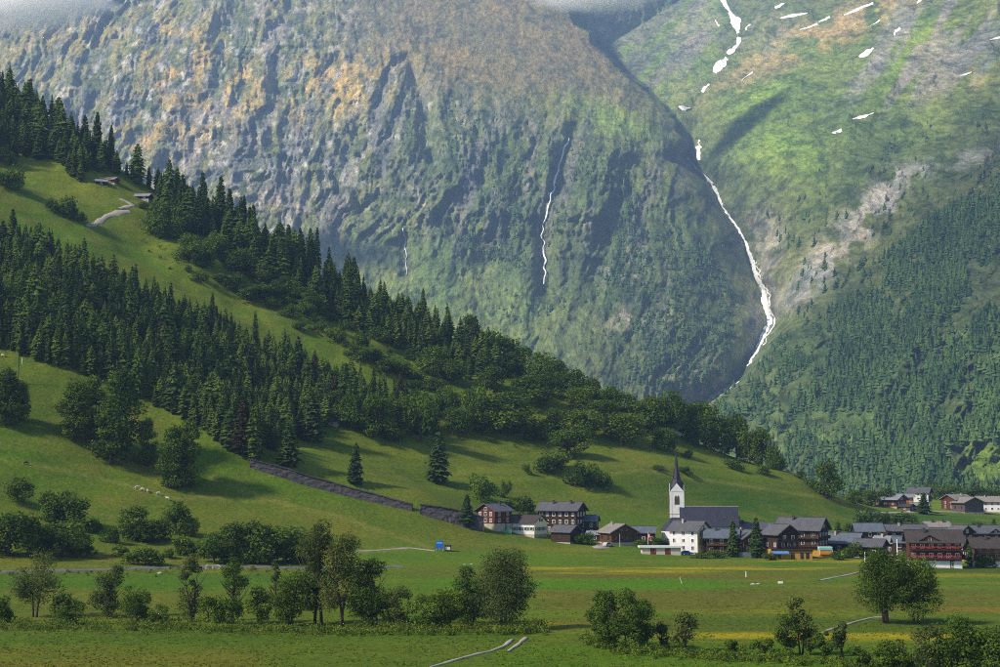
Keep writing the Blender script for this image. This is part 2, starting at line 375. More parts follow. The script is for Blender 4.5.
def build_ground():
    cols = np.concatenate([np.linspace(-2600, -220, 40), np.arange(-200, 1201, 2.6), np.linspace(1220, 3600, 40)])
    rows = np.concatenate([np.arange(-300, 150, 25.0), np.arange(150, 300, 1.2), np.arange(300, 1060, 2.2), np.arange(1060, 1500, 8), np.arange(1500, 2801, 50)])
    A = (cols-500)/FPX; YY, AA = np.meshgrid(rows, A, indexing='ij')
    XX = AA*np.maximum(YY, 150); ZZ = G(XX, YY)
    Ysafe = np.maximum(YY, 100)
    PX, PY = to_px(XX/Ysafe, (ZZ-HC)/Ysafe)
    _, d = plane_z(XX, YY)
    n1 = fbm(XX/60, YY/60, 5, 1); n2 = fbm(XX/14, YY/14, 4, 2); n3 = fbm(XX/5, YY/25, 3, 5)
    green = np.array((0.072, 0.122, 0.013)); olive = np.array((0.100, 0.108, 0.024)); lush = np.array((0.045, 0.095, 0.012))
    C = np.broadcast_to(green, XX.shape+(3,)).copy()
    C = lay(C, sstep(0.42, 0.62, n1)*0.8, olive)
    C = lay(C, sstep(0.5, 0.7, n2)*0.35, (0.11, 0.10, 0.03))
    # hill pastures: mottled yellower and deeper green, with painted sun and shade
    hill = sstep(-30, 40, d)
    hn = fbm(XX/45+3, YY/45, 4, 6)
    C = lay(C, hill*sstep(0.4, 0.65, hn)*0.75, (0.125, 0.135, 0.026))
    C = lay(C, hill*sstep(0.55, 0.75, fbm(XX/22, YY/22, 4, 7))*0.5, (0.040, 0.075, 0.014))
    C = lay(C, hill*sstep(0.66, 0.76, fbm(XX/8, YY/8, 3, 0))*0.5, (0.17, 0.12, 0.06))
    for cx, cyy, rx, ry, an in [(70,190,110,26,30),(200,262,120,22,32),(360,325,120,18,30),(450,378,80,12,28),(700,450,140,20,15),(560,480,110,12,8),(300,450,60,20,25)]:
        C = lay(C, blob(PX, PY, cx, cyy, rx, ry, an)*0.65*(0.5+n2), (0.150, 0.160, 0.030))  # yellower grass tint, painting sunlight onto the benches and upper pastures
    C = lay(C, blob(PX, PY, 760, 505, 170, 18, 8)*0.85, (0.036, 0.082, 0.016))  # shade of the slope below the terrace, painted as darker green
    C = lay(C, blob(PX, PY, 945, 520, 80, 7, 4)*0.85, (0.036, 0.082, 0.016))
    C = lay(C, blob(PX, PY, 960, 507, 80, 5, 0)*0.8, (0.17, 0.21, 0.025))
    C = lay(C, blob(PX, PY, 945, 495, 60, 7, 0)*0.8, (0.19, 0.21, 0.025))
    C = lay(C, blob(PX, PY, 60, 420, 90, 40, 25)*0.5*n1, lush)
    # cattle terracettes run along the contour, mowing swaths along the fields
    al = XX*0.743+YY*0.668
    C = lay(C, hill*0.34*sstep(0.50, 0.62, fbm(d/2.2+n2*2, al/38, 3, 3)), (0.150, 0.140, 0.050))
    C = lay(C, hill*0.30*sstep(0.52, 0.62, fbm(d/3.1+7, al/30, 3, 6)), (0.038, 0.070, 0.014))
    C = lay(C, (1-hill)*0.30*sstep(0.48, 0.62, fbm(YY/1.6+n1*4, XX/45, 3, 2)), (0.105, 0.115, 0.030))
    C = lay(C, (1-hill)*0.5*sstep(0.50, 0.64, fbm(XX/20+4, YY/8, 4, 5)), (0.165, 0.130, 0.034))
    # floor of the valley: strips of differently mown hay meadow
    flat = 1-hill
    wob = (fbm(XX/30, YY/12, 3, 3)-0.5)*7; fl = fbm(XX/22, YY/4, 4, 4)
    def strip(x0, x1, y0, y1, c, s, e=1.2, patch=0.0, slope=0.0):
        nonlocal C
        yy = PY+wob*0.5+slope*(PX-(x0+x1)/2)
        wgt = sstep(y0-e, y0+e, yy)*(1-sstep(y1-e, y1+e, yy))*sstep(x0-25, x0+25, PX+wob*4)*(1-sstep(x1-25, x1+25, PX+wob*4))
        if patch: wgt = wgt*sstep(patch-0.12, patch+0.1, fl)
        C = lay(C, wgt*s*flat, c)
    YEL = (0.30, 0.215, 0.014); BRN = (0.125, 0.085, 0.034); GRN = (0.068, 0.140, 0.010); OLV = (0.105, 0.102, 0.026); DRK = (0.050, 0.080, 0.018)
    strip(400, 1200, 566, 578, OLV, 0.7); strip(530, 830, 566.5, 570, YEL, 0.9, 0.8, 0.45); strip(760, 1010, 559.5, 562.5, YEL, 0.8, 0.7, 0.42)
    strip(540, 720, 571, 574, YEL, 0.7, 0.7, 0.5); strip(530, 790, 575, 578, BRN, 0.8, 1); strip(430, 720, 579, 590, GRN, 0.95, 1.0)
    strip(350, 560, 552, 566, (0.082, 0.128, 0.014), 0.8, 2); strip(540, 1100, 590, 611, BRN, 0.55, 2, 0.3); strip(560, 1050, 594, 610, OLV, 0.6, 2)
    strip(540, 860, 611, 614, YEL, 0.25, 1, 0.5); strip(400, 700, 612, 618, GRN, 0.5, 2); strip(380, 600, 623, 628, YEL, 0.75, 1.3, 0.42)
    strip(860, 1100, 574, 578, YEL, 0.5, 0.8, 0.4); strip(900, 1100, 566, 574, DRK, 0.8, 1); strip(920, 1100, 607, 614, (0.20, 0.115, 0.03), 0.7, 2, 0.35)
    strip(700, 990, 633, 643, YEL, 0.95, 2, 0.43); strip(560, 720, 618, 632, OLV, 0.7, 3); strip(640, 1000, 618, 632, DRK, 0.5, 3)
    strip(-100, 330, 588, 640, OLV, 0.55, 4, 0.3); strip(20, 160, 590, 622, (0.13, 0.115, 0.035), 0.5, 3)
    strip(-100, 330, 574, 589, (0.055, 0.115, 0.013), 0.8, 2)
    strip(-200, 1200, 640, 700, (0.078, 0.108, 0.016), 0.8, 4); strip(-200, 260, 650, 720, (0.165, 0.110, 0.032), 0.55, 6, 0.35)
    strip(-200, 520, 632, 643, lush, 0.6, 2); strip(500, 1200, 645, 720, (0.068, 0.125, 0.012), 0.75, 3)
    # small bare erosion lines on the slope
    for pts in ([(0,458),(60,470),(120,483),(180,500)], [(190,495),(230,500),(262,502)], [(410,548),(330,555),(300,553)], [(60,420),(110,455),(170,490)], [(430,548),(350,520),(270,500),(210,478)], [(560,480),(640,470),(720,482),(860,503)]):
        C = lay(C, 0.55*np.exp(-(seg_dist(PX, PY, pts)/1.6)**2)*(0.4+n2), (0.23, 0.185, 0.10))
    nr, nc = XX.shape
    idx = np.arange(nr*nc).reshape(nr, nc)
    F = np.stack([idx[:-1,:-1], idx[:-1,1:], idx[1:,1:], idx[1:,:-1]], -1).reshape(-1, 4)
    me = npmesh('ground', np.stack([XX, YY, ZZ], -1).reshape(-1, 3), F, True)
    C = C*np.array((0.93, 1.15, 0.50))
    vcol(me, 'col', C.reshape(-1, 3))
    o = link('ground', me, M['ground']); tag(o, 'green valley meadow and left hillside', kind='structure')
build_ground()

# ------------------------------------------------------------------ far mountains: two faces meeting in a ravine
RAV = [(722,-80),(722,0),(738,40),(716,75),(668,108),(690,160),(716,205),(745,242),(765,290),(770,318),(757,352),(735,382),(708,404),(690,430),(680,520)]
_rpx = np.array([p[0] for p in RAV], float); _rpy = np.array([p[1] for p in RAV], float)
_rpx[2:5] = [728, 712, 693]
def rav_x(py):
    py = np.asarray(py, float); return np.interp(py, _rpy, _rpx) + (fbm(py/34, py*0+3.3, 2, 5, 0.45)-0.5)*18*sstep(90, 170, py)*sstep(410, 370, py)
def mountain_depth(PX, PY):
    a, t = ray(PX, PY)
    g = 0.92; Y0 = 2620-450*a
    D1 = (g*Y0+25)/(g-t)
    yb = np.interp(PX, [0, 380, 490, 560, 620, 700], [20, 80, 98, 124, 132, 190])
    D1 = D1 + 2.0*14*np.logaddexp(0, (yb-PY)/14)*sstep(300, 480, PX)*sstep(720, 600, PX) - 1.1*150*np.tanh(np.maximum(PY-yb, 0)/150)
    g2 = 0.80; D2 = (25+g2*1332)/np.maximum(g2*(0.8*a+0.6)-t, 0.12)
    rx = rav_x(PY)
    D2 = np.minimum(D2, 5200); Dr = np.maximum(D1+np.interp(PY, [0, 90, 150, 260, 400], [150, 150, 250, 300, 200]), D2+130)
    dx = PX-rx
    l2 = np.interp(PY, [0, 250, 340, 400], [70, 45, 14, 6])
    left = D1+(Dr-D1)*np.exp(-np.maximum(-dx, 0)/np.interp(PY, [0, 150, 220, 300, 400], [14, 14, 22, 34, 30]))
    right = D2+(Dr-D2)*np.exp(-np.maximum(dx, 0)/l2)
    # the rounded spur on the left stands in front of the upper valley's far bank
    xe = np.interp(PY, [-80, 0, 55, 108, 150], [500, 556, 602, 664, 690]) + (fbm(PY/22, PY*0+3, 4, 5, 0.6)-0.5)*26
    bank = Dr-1.3*np.maximum(rx-PX, 0)
    fb_ = sstep(0, 7, PX-xe)*sstep(158, 138, PY)
    D1s = D1+90*np.exp(-np.maximum(xe-PX, 0)/16)
    left = np.where(PY < 158, (D1s*(1-fb_)+bank*fb_)*sstep(158, 138, PY)+left*(1-sstep(158, 138, PY)), left)
    D = np.where(dx < 0, left, right)
    # relief: fluted crags on the left face, slanting ribs on the right one
    near_r = 1-np.exp(-(np.abs(dx)/30))
    u = PX*2.4; v = PY*2.4
    wx = (fbm(u/260, v/260, 4, 2)-0.5)*160
    rib = ridged((u+0.35*v+wx)/150, (v-0.2*u)/420, 6, 3, 0.6)
    crag = ridged((u+wx)/70, v/95, 5, 6, 0.6)
    big = fbm(u/520+1.7, v/520, 4, 1)
    cl = np.clip(sstep(470, 250, PX)*sstep(330, 120, PY)+0.9*blob(PX, PY, 420, 150, 130, 90)+0.8*blob(PX, PY, 520, 180, 110, 70)+0.7*blob(PX, PY, 630, 210, 70, 80)+0.4*blob(PX, PY, 690, 370, 60, 50), 0, 1)
    soft = blob(PX, PY, 520, 50, 130, 60, 12)
    r1 = (190*(big-0.5) - (150*(rib-0.55) + 66*(crag-0.5))*(0.5+0.75*cl)*(1-0.6*soft))
    rib2 = ridged((u*0.75+0.66*v+wx*0.6)/190, (v*0.75-0.66*u)/650, 6, 7, 0.55)
    crag2 = ridged((u+wx)/80, v/80, 4, 2, 0.55)
    r2 = 150*(big-0.5) - 105*(rib2-0.55) - 45*(crag2-0.5)
    fine = ridged((u+0.3*wx)/34, v/52, 4, 1, 0.6)-0.5
    rel = np.where(dx < 0, r1-(16+34*cl)*fine, r2-22*fine)*near_r
    # gullies: two waterfalls and the dark clefts
    for pts, wd, dp in (([(572,130),(556,175),(543,225),(545,290)], 9, 70), ([(404,225),(406,275)], 7, 30), ([(408,60),(425,110),(430,160)], 7, 75), ([(388,70),(372,130)], 5, 40), ([(640,150),(612,215)], 8, 26), ([(345,150),(360,210)], 6, 40)):
        rel = rel+dp*np.exp(-(seg_dist(PX, PY, pts)/wd)**2)
    return D+rel
MS = 1.5
MPX = np.arange(-150, 1151, MS); MPY = np.arange(-76, 526, MS)
gPX, gPY = np.meshgrid(MPX, MPY)
gD = mountain_depth(gPX, gPY)
def mdepth(px, py):
    x = np.clip((np.asarray(px, float)-MPX[0])/MS, 0, len(MPX)-1.001); y = np.clip((np.asarray(py, float)-MPY[0])/MS, 0, len(MPY)-1.001)
    i = x.astype(int); j = y.astype(int); fx = x-i; fy = y-j
    return (gD[j, i]*(1-fx)+gD[j, i+1]*fx)*(1-fy)+(gD[j+1, i]*(1-fx)+gD[j+1, i+1]*fx)*fy
def mpoint(px, py, off=0.0):
    a, t = ray(px, py); D = mdepth(px, py)-off
    return np.stack([a*D, D, HC+t*D], -1)
def build_mountain():
    a, t = ray(gPX, gPY); V = np.stack([a*gD, gD, HC+t*gD], -1)
    PX, PY = gPX, gPY; u = PX*2.4; v = PY*2.4
    rx = np.interp(PY, _rpy, _rpx); L = sstep(8, -8, PX-rx)
    n1 = fbm(u/160, v/160, 5, 1); n2 = fbm(u/38, v/38, 5, 3); n3 = fbm(u/16, v/16, 4, 5); ns = fbm((u+0.6*v)/30, (v-0.6*u)/170, 5, 6)
    dv = np.gradient(gD, axis=1); steep = np.abs(dv)/MS
    GRASS = (0.105, 0.165, 0.035); SHRUB = (0.046, 0.068, 0.030); BROWN = (0.150, 0.115, 0.062); DRY = (0.33, 0.245, 0.078); ROCK = (0.16, 0.16, 0.148); SCREE = (0.235, 0.235, 0.235); PALE = (0.36, 0.35, 0.33); LUSH = (0.135, 0.24, 0.030)
    C = np.broadcast_to(np.array((0.088, 0.112, 0.042)), PX.shape+(3,)).copy()
    C = lay(C, sstep(0.42, 0.6, n1)*0.6, SHRUB)
    # left massif
    crag = np.clip(blob(PX, PY, 180, 90, 290, 150, 8)+blob(PX, PY, 330, 190, 120, 70)+0.8*blob(PX, PY, 430, 120, 50, 60), 0, 1)*L
    C = lay(C, crag*sstep(0.35, 0.55, n2+0.25*(n1-0.5)), ROCK)
    C = lay(C, crag*sstep(0.56, 0.66, n3)*0.8, PALE)
    C = lay(C, crag*sstep(0.48, 0.60, ns)*0.8, (0.135, 0.15, 0.055))
    warm = np.clip(blob(PX, PY, 330, 85, 110, 32, -12)+blob(PX, PY, 190, 60, 70, 40, 30)+0.7*blob(PX, PY, 150, 130, 60, 40)+0.4*blob(PX, PY, 40, 40, 90, 40), 0, 1)*L
    C = lay(C, warm*sstep(0.45, 0.6, fbm(u/24, v/34, 5, 7))*0.9, DRY)
    C = lay(C, np.clip(1.25*blob(PX, PY, 495, 42, 135, 66, 14), 0, 1)*L*(0.75+0.25*n2), (0.142, 0.116, 0.058))
    C = lay(C, blob(PX, PY, 500, 75, 130, 18, 12)*L*0.5*sstep(0.4, 0.6, ns), (0.21, 0.155, 0.055))
    C = lay(C, blob(PX, PY, 560, 108, 62, 15, 12)*L*0.75*(0.6+n2*0.7), (0.17, 0.17, 0.035))
    C = lay(C, blob(PX, PY, 610, 120, 50, 16, 22)*L*0.6, LUSH)
    xe = np.interp(PY, [-80, 0, 55, 108, 150], [500, 556, 602, 664, 690]); fbk = sstep(-2, 5, PX-xe)*sstep(158, 138, PY)*L
    C = lay(C, fbk*0.9, (0.100, 0.150, 0.040)); C = lay(C, fbk*0.8*sstep(0.48, 0.6, fbm((u+1.2*v)/40, (v-1.2*u)/260, 4, 3)), (0.095, 0.10, 0.085))
    C = lay(C, blob(PX, PY, 690, 35, 36, 50)*L*0.6*sstep(0.4, 0.6, ns), ROCK)
    C = lay(C, blob(PX, PY, 520, 190, 130, 80)*L*0.75, (0.058, 0.095, 0.034))
    C = lay(C, blob(PX, PY, 500, 150, 34, 20)*L*0.4, (0.13, 0.15, 0.045))
    C = lay(C, blob(PX, PY, 455, 300, 140, 55, 25)*L*0.85, (0.120, 0.175, 0.050))
    C = lay(C, blob(PX, PY, 690, 190, 60, 40, 40)*L*0.6, (0.125, 0.155, 0.036))
    C = lay(C, blob(PX, PY, 660, 260, 80, 80)*L*0.6*sstep(0.45, 0.6, n2), (0.062, 0.098, 0.034))
    C = lay(C, (blob(PX, PY, 620, 265, 26, 18)+blob(PX, PY, 635, 318, 30, 14)+blob(PX, PY, 700, 385, 35, 24))*L*sstep(0.48, 0.6, n3)*0.9, (0.27, 0.235, 0.20))
    stv = fbm((u+0.2*v)/24, v/150, 5, 2)
    C = lay(C, (blob(PX, PY, 470, 175, 150, 85)+blob(PX, PY, 330, 170, 130, 80)+0.7*blob(PX, PY, 640, 200, 80, 70)+0.6*blob(PX, PY, 670, 350, 80, 60))*L*sstep(0.50, 0.62, stv)*0.75, (0.115, 0.12, 0.115))
    C = lay(C, (blob(PX, PY, 470, 175, 150, 85)+0.6*blob(PX, PY, 670, 320, 80, 80))*L*sstep(0.45, 0.34, stv)*0.7, (0.040, 0.072, 0.028))
    # right flank
    Rr = 1-L
    C = lay(C, blob(PX, PY, 850, 90, 170, 90, -25)*Rr*0.6, GRASS)
    C = lay(C, (blob(PX, PY, 780, 150, 45, 26, 8)+blob(PX, PY, 760, 100, 40, 20, -20)+0.8*blob(PX, PY, 905, 50, 45, 30, -35)+0.7*blob(PX, PY, 700, 45, 14, 60, 20))*Rr*0.5*(0.5+n2), LUSH)
    C = lay(C, (blob(PX, PY, 845, 22, 85, 22, -22)+blob(PX, PY, 770, 62, 70, 16, -28)+0.8*blob(PX, PY, 980, 75, 60, 12, -15)+0.5*blob(PX, PY, 900, 5, 60, 15, -20))*Rr*sstep(0.33, 0.55, n2)*0.9, (0.215, 0.182, 0.085))
    C = lay(C, (blob(PX, PY, 940, 75, 80, 22, -22)+blob(PX, PY, 900, 40, 30, 60, 35)+blob(PX, PY, 960, 20, 50, 40)+0.7*blob(PX, PY, 760, 30, 30, 30))*Rr*sstep(0.42, 0.6, ns)*0.85, ROCK)
    C = lay(C, blob(PX, PY, 930, 150, 110, 40, -15)*Rr*0.55*sstep(0.4, 0.55, n1), SHRUB)
    C = lay(C, (blob(PX, PY, 840, 245, 62, 20, -48)+blob(PX, PY, 880, 205, 40, 16, -55)+0.8*blob(PX, PY, 800, 290, 36, 12, -42)+0.7*blob(PX, PY, 940, 165, 60, 10, -12)+0.6*blob(PX, PY, 765, 235, 20, 26)+0.6*blob(PX, PY, 880, 60, 60, 8, -48))*Rr*sstep(0.36, 0.52, n2), SCREE)
    C = lay(C, blob(PX, PY, 765, 300, 14, 60, 6)*0.8*sstep(0.35, 0.55, n3), (0.17, 0.165, 0.17))
    C = lay(C, blob(PX, PY, 870, 390, 170, 90, -15)*Rr*0.75, (0.062, 0.105, 0.036))
    C = lay(C, blob(PX, PY, 990, 462, 40, 20, -35)*Rr*0.95, (0.17, 0.26, 0.035))
    C = lay(C, (blob(PX, PY, 840, 430, 90, 22, -10)+blob(PX, PY, 960, 420, 60, 16, -30))*Rr*0.5*sstep(0.4, 0.6, n2), (0.13, 0.20, 0.045))
    nr, nc = PX.shape; idx = np.arange(nr*nc).reshape(nr, nc)
    F = np.stack([idx[1:,:-1], idx[1:,1:], idx[:-1,1:], idx[:-1,:-1]], -1).reshape(-1, 4)
    C = C*np.array((1.40, 1.44, 1.42))
    me = npmesh('mountain', V.reshape(-1, 3), F, True); vcol(me, 'col', C.reshape(-1, 3))
    tag(link('mountain', me, M['mountain']), 'steep mountain face with crags, alps and ravine', kind='structure')
build_mountain()

def densify(pts, n):
    P = np.array(pts, float); s = np.concatenate([[0], np.cumsum(np.hypot(*np.diff(P, axis=0).T))])
    q = np.linspace(0, s[-1], n); return np.interp(q, s, P[:, 0]), np.interp(q, s, P[:, 1]), q/s[-1]
def mountain_ribbon(name, pts, widths, mat, label, off=5.0, n=None, jag=1.0, seed=0, thick=6.0):
    """running water or snow lying on the mountain, a strip with a thickness of its own"""
    n = n or int(len(pts)*14)
    px, py, q = densify(pts, n); rs = np.random.RandomState(seed)
    px = px + (vnoise(q*n/4, q*0, seed)-0.5)*3.2*jag
    wd = np.interp(q, np.linspace(0, 1, len(widths)), widths)*np.clip(0.15+1.5*fbm(q*n/5.0, q*0+5, 3, seed+1), 0.3, 1.6)
    tx = np.gradient(px); ty = np.gradient(py); ln = np.hypot(tx, ty)+1e-6; nx, ny = -ty/ln, tx/ln
    rows = []
    for k, o in ((-0.5, off-thick*0.5), (-0.25, off), (0.25, off), (0.5, off-thick*0.5)):
        rows.append(mpoint(px+nx*wd*k, py+ny*wd*k, o))
    V = np.stack(rows, 1).reshape(-1, 3); idx = np.arange(n*4).reshape(n, 4)
    F = np.stack([idx[:-1,:-1], idx[1:,:-1], idx[1:,1:], idx[:-1,1:]], -1).reshape(-1, 4)
    tag(link(name, npmesh(name, V, F, True), M[mat]), label, kind='structure')
mountain_ribbon('waterfall', [(569,138),(560,165),(553,190),(546,212),(542,232),(545,258),(544,284)], [1.0,2.0,1.6,1.5,1.2,1.8,1.2], 'white_water', 'thin white waterfall down the wooded cliff', seed=1, off=16)
mountain_ribbon('waterfall', [(404,228),(405,248),(407,274)], [1.0,1.4,0.9], 'white_water', 'faint short waterfall above the forest ridge', seed=2)
def rav_path(y0, y1, n, dx=1.5): return [(float(rav_x(y))+dx+1.5*math.sin(y*0.9), y) for y in np.linspace(y0, y1, n)]
mountain_ribbon('stream', rav_path(158, 241, 14), [2.2,2.4,3.2,2.6,2.0,2.2], 'white_water', 'white stream below the snow in the ravine', seed=3, off=9, n=120, jag=0.5)
mountain_ribbon('stream', rav_path(241, 366, 20), [2.4,4.0,3.8,4.4,5.4,6.0,5.0,3.6,2.4], 'white_water', 'broad white cascade in the rocky ravine', seed=4, n=200, jag=0.6, off=9)
mountain_ribbon('stream', rav_path(262, 345, 16, 5.0), [0.6,1.2,1.4,2.0,1.4,0.8], 'white_water', 'thinner side braid of the cascade in the ravine', seed=6, n=120, jag=1.4, off=9)
mountain_ribbon('stream', [(738,381),(724,390),(712,398),(704,405)], [1.5,3.5,5,4.5], 'white_water', 'stony stream bed fanning out below the ravine', seed=5)
for i, (pts, wd) in enumerate([([(716,-30),(721,-8),(726,6),(731,15)], [5,8,6,3]), ([(729,12),(736,22),(739,33)], [3,8,4]), ([(739,37),(736,47),(728,54)], [3,6,3]), ([(727,58),(721,64),(714,73)], [4,10,3]), ([(716,20),(719,26)], [1,2]), ([(745,30),(750,24)], [1,2]), ([(708,84),(702,92)], [2,3]), ([(679,106),(685,109),(691,108)], [2,5,2]), ([(697,146),(699,153),(698,160)], [3,5,2]),
        ([(852,119),(862,117),(874,113)], [1,4,1]), ([(832,133),(842,130)], [2,3]), ([(860,57),(867,53),(874,48)], [2,5,2]), ([(893,35),(900,28)], [2,3]), ([(780,18),(795,15),(808,13)], [1,3,1]),
        ([(775,8),(784,3)], [2,2]), ([(818,22),(830,17)], [1,3]), ([(845,15),(860,8),(874,3)], [1,3,2]), ([(800,30),(818,24)], [1,2]), ([(960,76),(972,72)], [1,2]), ([(990,40),(1002,37)], [1.5,2.5]), ([(918,4),(922,-6)], [2,3]),
        ([(698,140),(701,148)], [1.5,2]), ([(742,80),(752,72)], [1,1.5]), ([(870,26),(880,20)], [1,2])]):
    mountain_ribbon('snow_patch', pts, wd, 'snow', 'old snow left in the ravine and on the upper slopes', seed=10+i, jag=0.8, n=max(10, len(pts)*8))

# ------------------------------------------------------------------ tree meshes
def conifer_arrays(seed, h, rad, whorls=17, per=8, larch=False, low=False):
    rs = np.random.RandomState(seed); V = []; F = []; T = []
    def tri(p, q, r, t):
        b = len(V); V.extend([p, q, r]); F.append((b, b+1, b+2)); T.extend([t]*3)
    z0 = 0.07
    lean = rs.uniform(-0.02, 0.02, 2)*h
    for i in range(whorls):
        k = (i+rs.uniform(-0.3, 0.3))/whorls; z = h*(z0+(1-z0)*max(k, 0)**0.95)
        prof = (1-k)**0.68*(0.55+0.45*min(1, k*7)) + 0.03
        if larch: prof = min(1, (1-k)*2.1)**0.7*(0.6+0.4*min(1, k*6))
        n = max(4, int(per*(0.5+0.6*(1-k)))); a0 = rs.rand()*6.3
        for j in range(n):
            a = a0+6.283*j/n+rs.uniform(-0.35, 0.35); r = rad*prof*rs.uniform(0.6, 1.18)
            c, s = math.cos(a), math.sin(a); dr = r*rs.uniform(0.25, 0.55); wv = r*rs.uniform(0.18, 0.34)+0.12
            up = h*0.03*rs.uniform(0.4, 1.4)
            ox, oy = lean*z/h
            tip = (ox+c*r, oy+s*r, z-dr); b0 = (ox+c*r*0.08, oy+s*r*0.08, z+up)
            m1 = (ox+c*r*0.55-s*wv, oy+s*r*0.55+c*wv, z-dr*0.75-rs.rand()*0.3); m2 = (ox+c*r*0.55+s*wv, oy+s*r*0.55-c*wv, z-dr*0.75-rs.rand()*0.3)
            t = np.clip(rs.normal(0.45, 0.22)+0.15*(k-0.5), 0, 1)
            tri(b0, m1, tip, t); tri(b0, tip, m2, t)
            if not low:
                for q in range(3):     # hanging sprays
                    f = rs.uniform(0.35, 0.95); e = rs.uniform(-0.5, 0.5)*wv; hx, hy = ox+c*r*f-s*e, oy+s*r*f+c*e; hz = z-dr*f+up*(1-f)
                    L = rs.uniform(0.25, 0.7)*(0.4+0.04*h)*1.2; g = rs.uniform(0, 6.28); ww = L*0.55
                    tri((hx+math.cos(g)*ww, hy+math.sin(g)*ww, hz+0.1), (hx-math.cos(g)*ww, hy-math.sin(g)*ww, hz+0.15), (hx+c*0.25, hy+s*0.25, hz-L*1.1), np.clip(t+rs.normal(0, 0.18), 0, 1))
    ox, oy = lean
    for g in range(3):
        a = g*2.09; tri((ox+math.cos(a)*0.22*rad*0.3, oy+math.sin(a)*0.22*rad*0.3, h*0.93), (ox+math.cos(a+2.1)*0.066*rad, oy+math.sin(a+2.1)*0.066*rad, h*0.93), (ox, oy, h*1.02), 0.5)
    return np.array(V), np.array(F), np.array(T)
def leafcloud(seed, centers, radii, n, size, flat=0.8, tint_bias=None):
    """leaf clumps: small bent quads spread through lobes"""
    rs = np.random.RandomState(seed); centers = np.asarray(centers, float); radii = np.asarray(radii, float)
    wts = radii[:, 0]*radii[:, 2] if radii.ndim == 2 else radii**2
    if radii.ndim == 1: radii = np.stack([radii, radii, radii*flat], 1)
    ii = rs.choice(len(centers), n, p=wts/wts.sum())
    d = rs.normal(size=(n, 3)); d /= np.linalg.norm(d, axis=1)[:, None]; d[:, 2] += 0.12
    rr = rs.uniform(0.45, 1.03, n)**0.6
    # clumps inside a lobe
    sub = 1+0.22*np.sin(d[:, 0]*7+ii*1.7)*np.sin(d[:, 1]*8+ii)+0.15*np.sin(d[:, 2]*9+ii*2.3)
    P = centers[ii]+d*radii[ii]*(rr*sub)[:, None]
    nrm = d*0.7+rs.normal(size=(n, 3))*0.6+np.array([0, 0, 0.35]); nrm /= np.linalg.norm(nrm, axis=1)[:, None]
    t1 = np.cross(nrm, rs.normal(size=(n, 3))); t1 /= np.linalg.norm(t1, axis=1)[:, None]; t2 = np.cross(nrm, t1)
    s = size*rs.uniform(0.55, 1.35, n)[:, None]
    V = np.stack([P-t1*s*0.5, P+t2*s*0.34+nrm*s*0.08, P+t1*s*0.55-nrm*s*0.06, P-t2*s*0.34+nrm*s*0.05], 1).reshape(-1, 3)
    F = np.arange(n*4).reshape(n, 4)
    lobe = rs.normal(0, 0.22, len(centers))
    t = np.clip(0.45+lobe[ii]+rs.normal(0, 0.2, n), 0, 1); T = np.repeat(t, 4)
    return V, F, T
def tree_mesh(name, V, F, T):
    me = npmesh(name, V, F, False); vfloat(me, 'tint', T); return me
def trunk_mesh(h, r, seed, limbs=4, spread=0.3, multi=1):
    rs = np.random.RandomState(seed); mb = MB()
    for m_ in range(multi):
        ox, oy = (rs.uniform(-1, 1)*r*2.2, rs.uniform(-1, 1)*r*1.5) if multi > 1 else (0, 0)
        lx, ly = rs.uniform(-1, 1, 2)*h*(0.05 if multi == 1 else 0.16)
        if multi > 1: lx = ox*0.9+lx
        rr = r*(1 if multi == 1 else 0.6)
        pts = [(ox, oy, -0.5), (ox+lx*0.1, oy+ly*0.1, h*0.12), (ox+lx*0.45+rs.normal()*0.1, oy+ly*0.45, h*0.45), (ox+lx, oy+ly, h*0.86)]
        mb.tube(pts, [rr*1.25, rr, rr*0.65, rr*0.12], 7)
        for i in range(limbs):
            k = rs.uniform(0.25, 0.6); a = rs.rand()*6.28; zz = h*k; bx, by = ox+lx*k, oy+ly*k
            L = h*rs.uniform(0.22, 0.4)
            mb.tube([(bx, by, zz), (bx+math.cos(a)*L*spread*1.2, by+math.sin(a)*L*spread*1.2, zz+L*0.45), (bx+math.cos(a)*L*spread*2.1, by+math.sin(a)*L*spread*2.1, zz+L)], [rr*0.45, rr*0.3, rr*0.08], 5)
    return mb.mesh('trunk', True)
def lobes(rs, n, rx, rz, zc, lob, skew=(0, 0)):
    c = []; r = []
    for i in range(n):
        f = rs.uniform(-1, 1); a = rs.rand()*6.283; k = math.sqrt(rs.uniform(0.05, 1.0))
        pr = (1-abs(f)**2.6)**0.5 if f > 0 else (1-abs(f)**4*0.55)**0.5
        x, y, z = math.cos(a)*rx*k*pr*0.9, math.sin(a)*rx*k*pr*0.9, zc+f*rz*0.88
        c.append((x+skew[0]*(z-zc), y+skew[1]*(z-zc), z)); q = lob*rs.uniform(0.6, 1.3)
        r.append((q, q, q*0.85))
    return np.array(c), np.array(r)

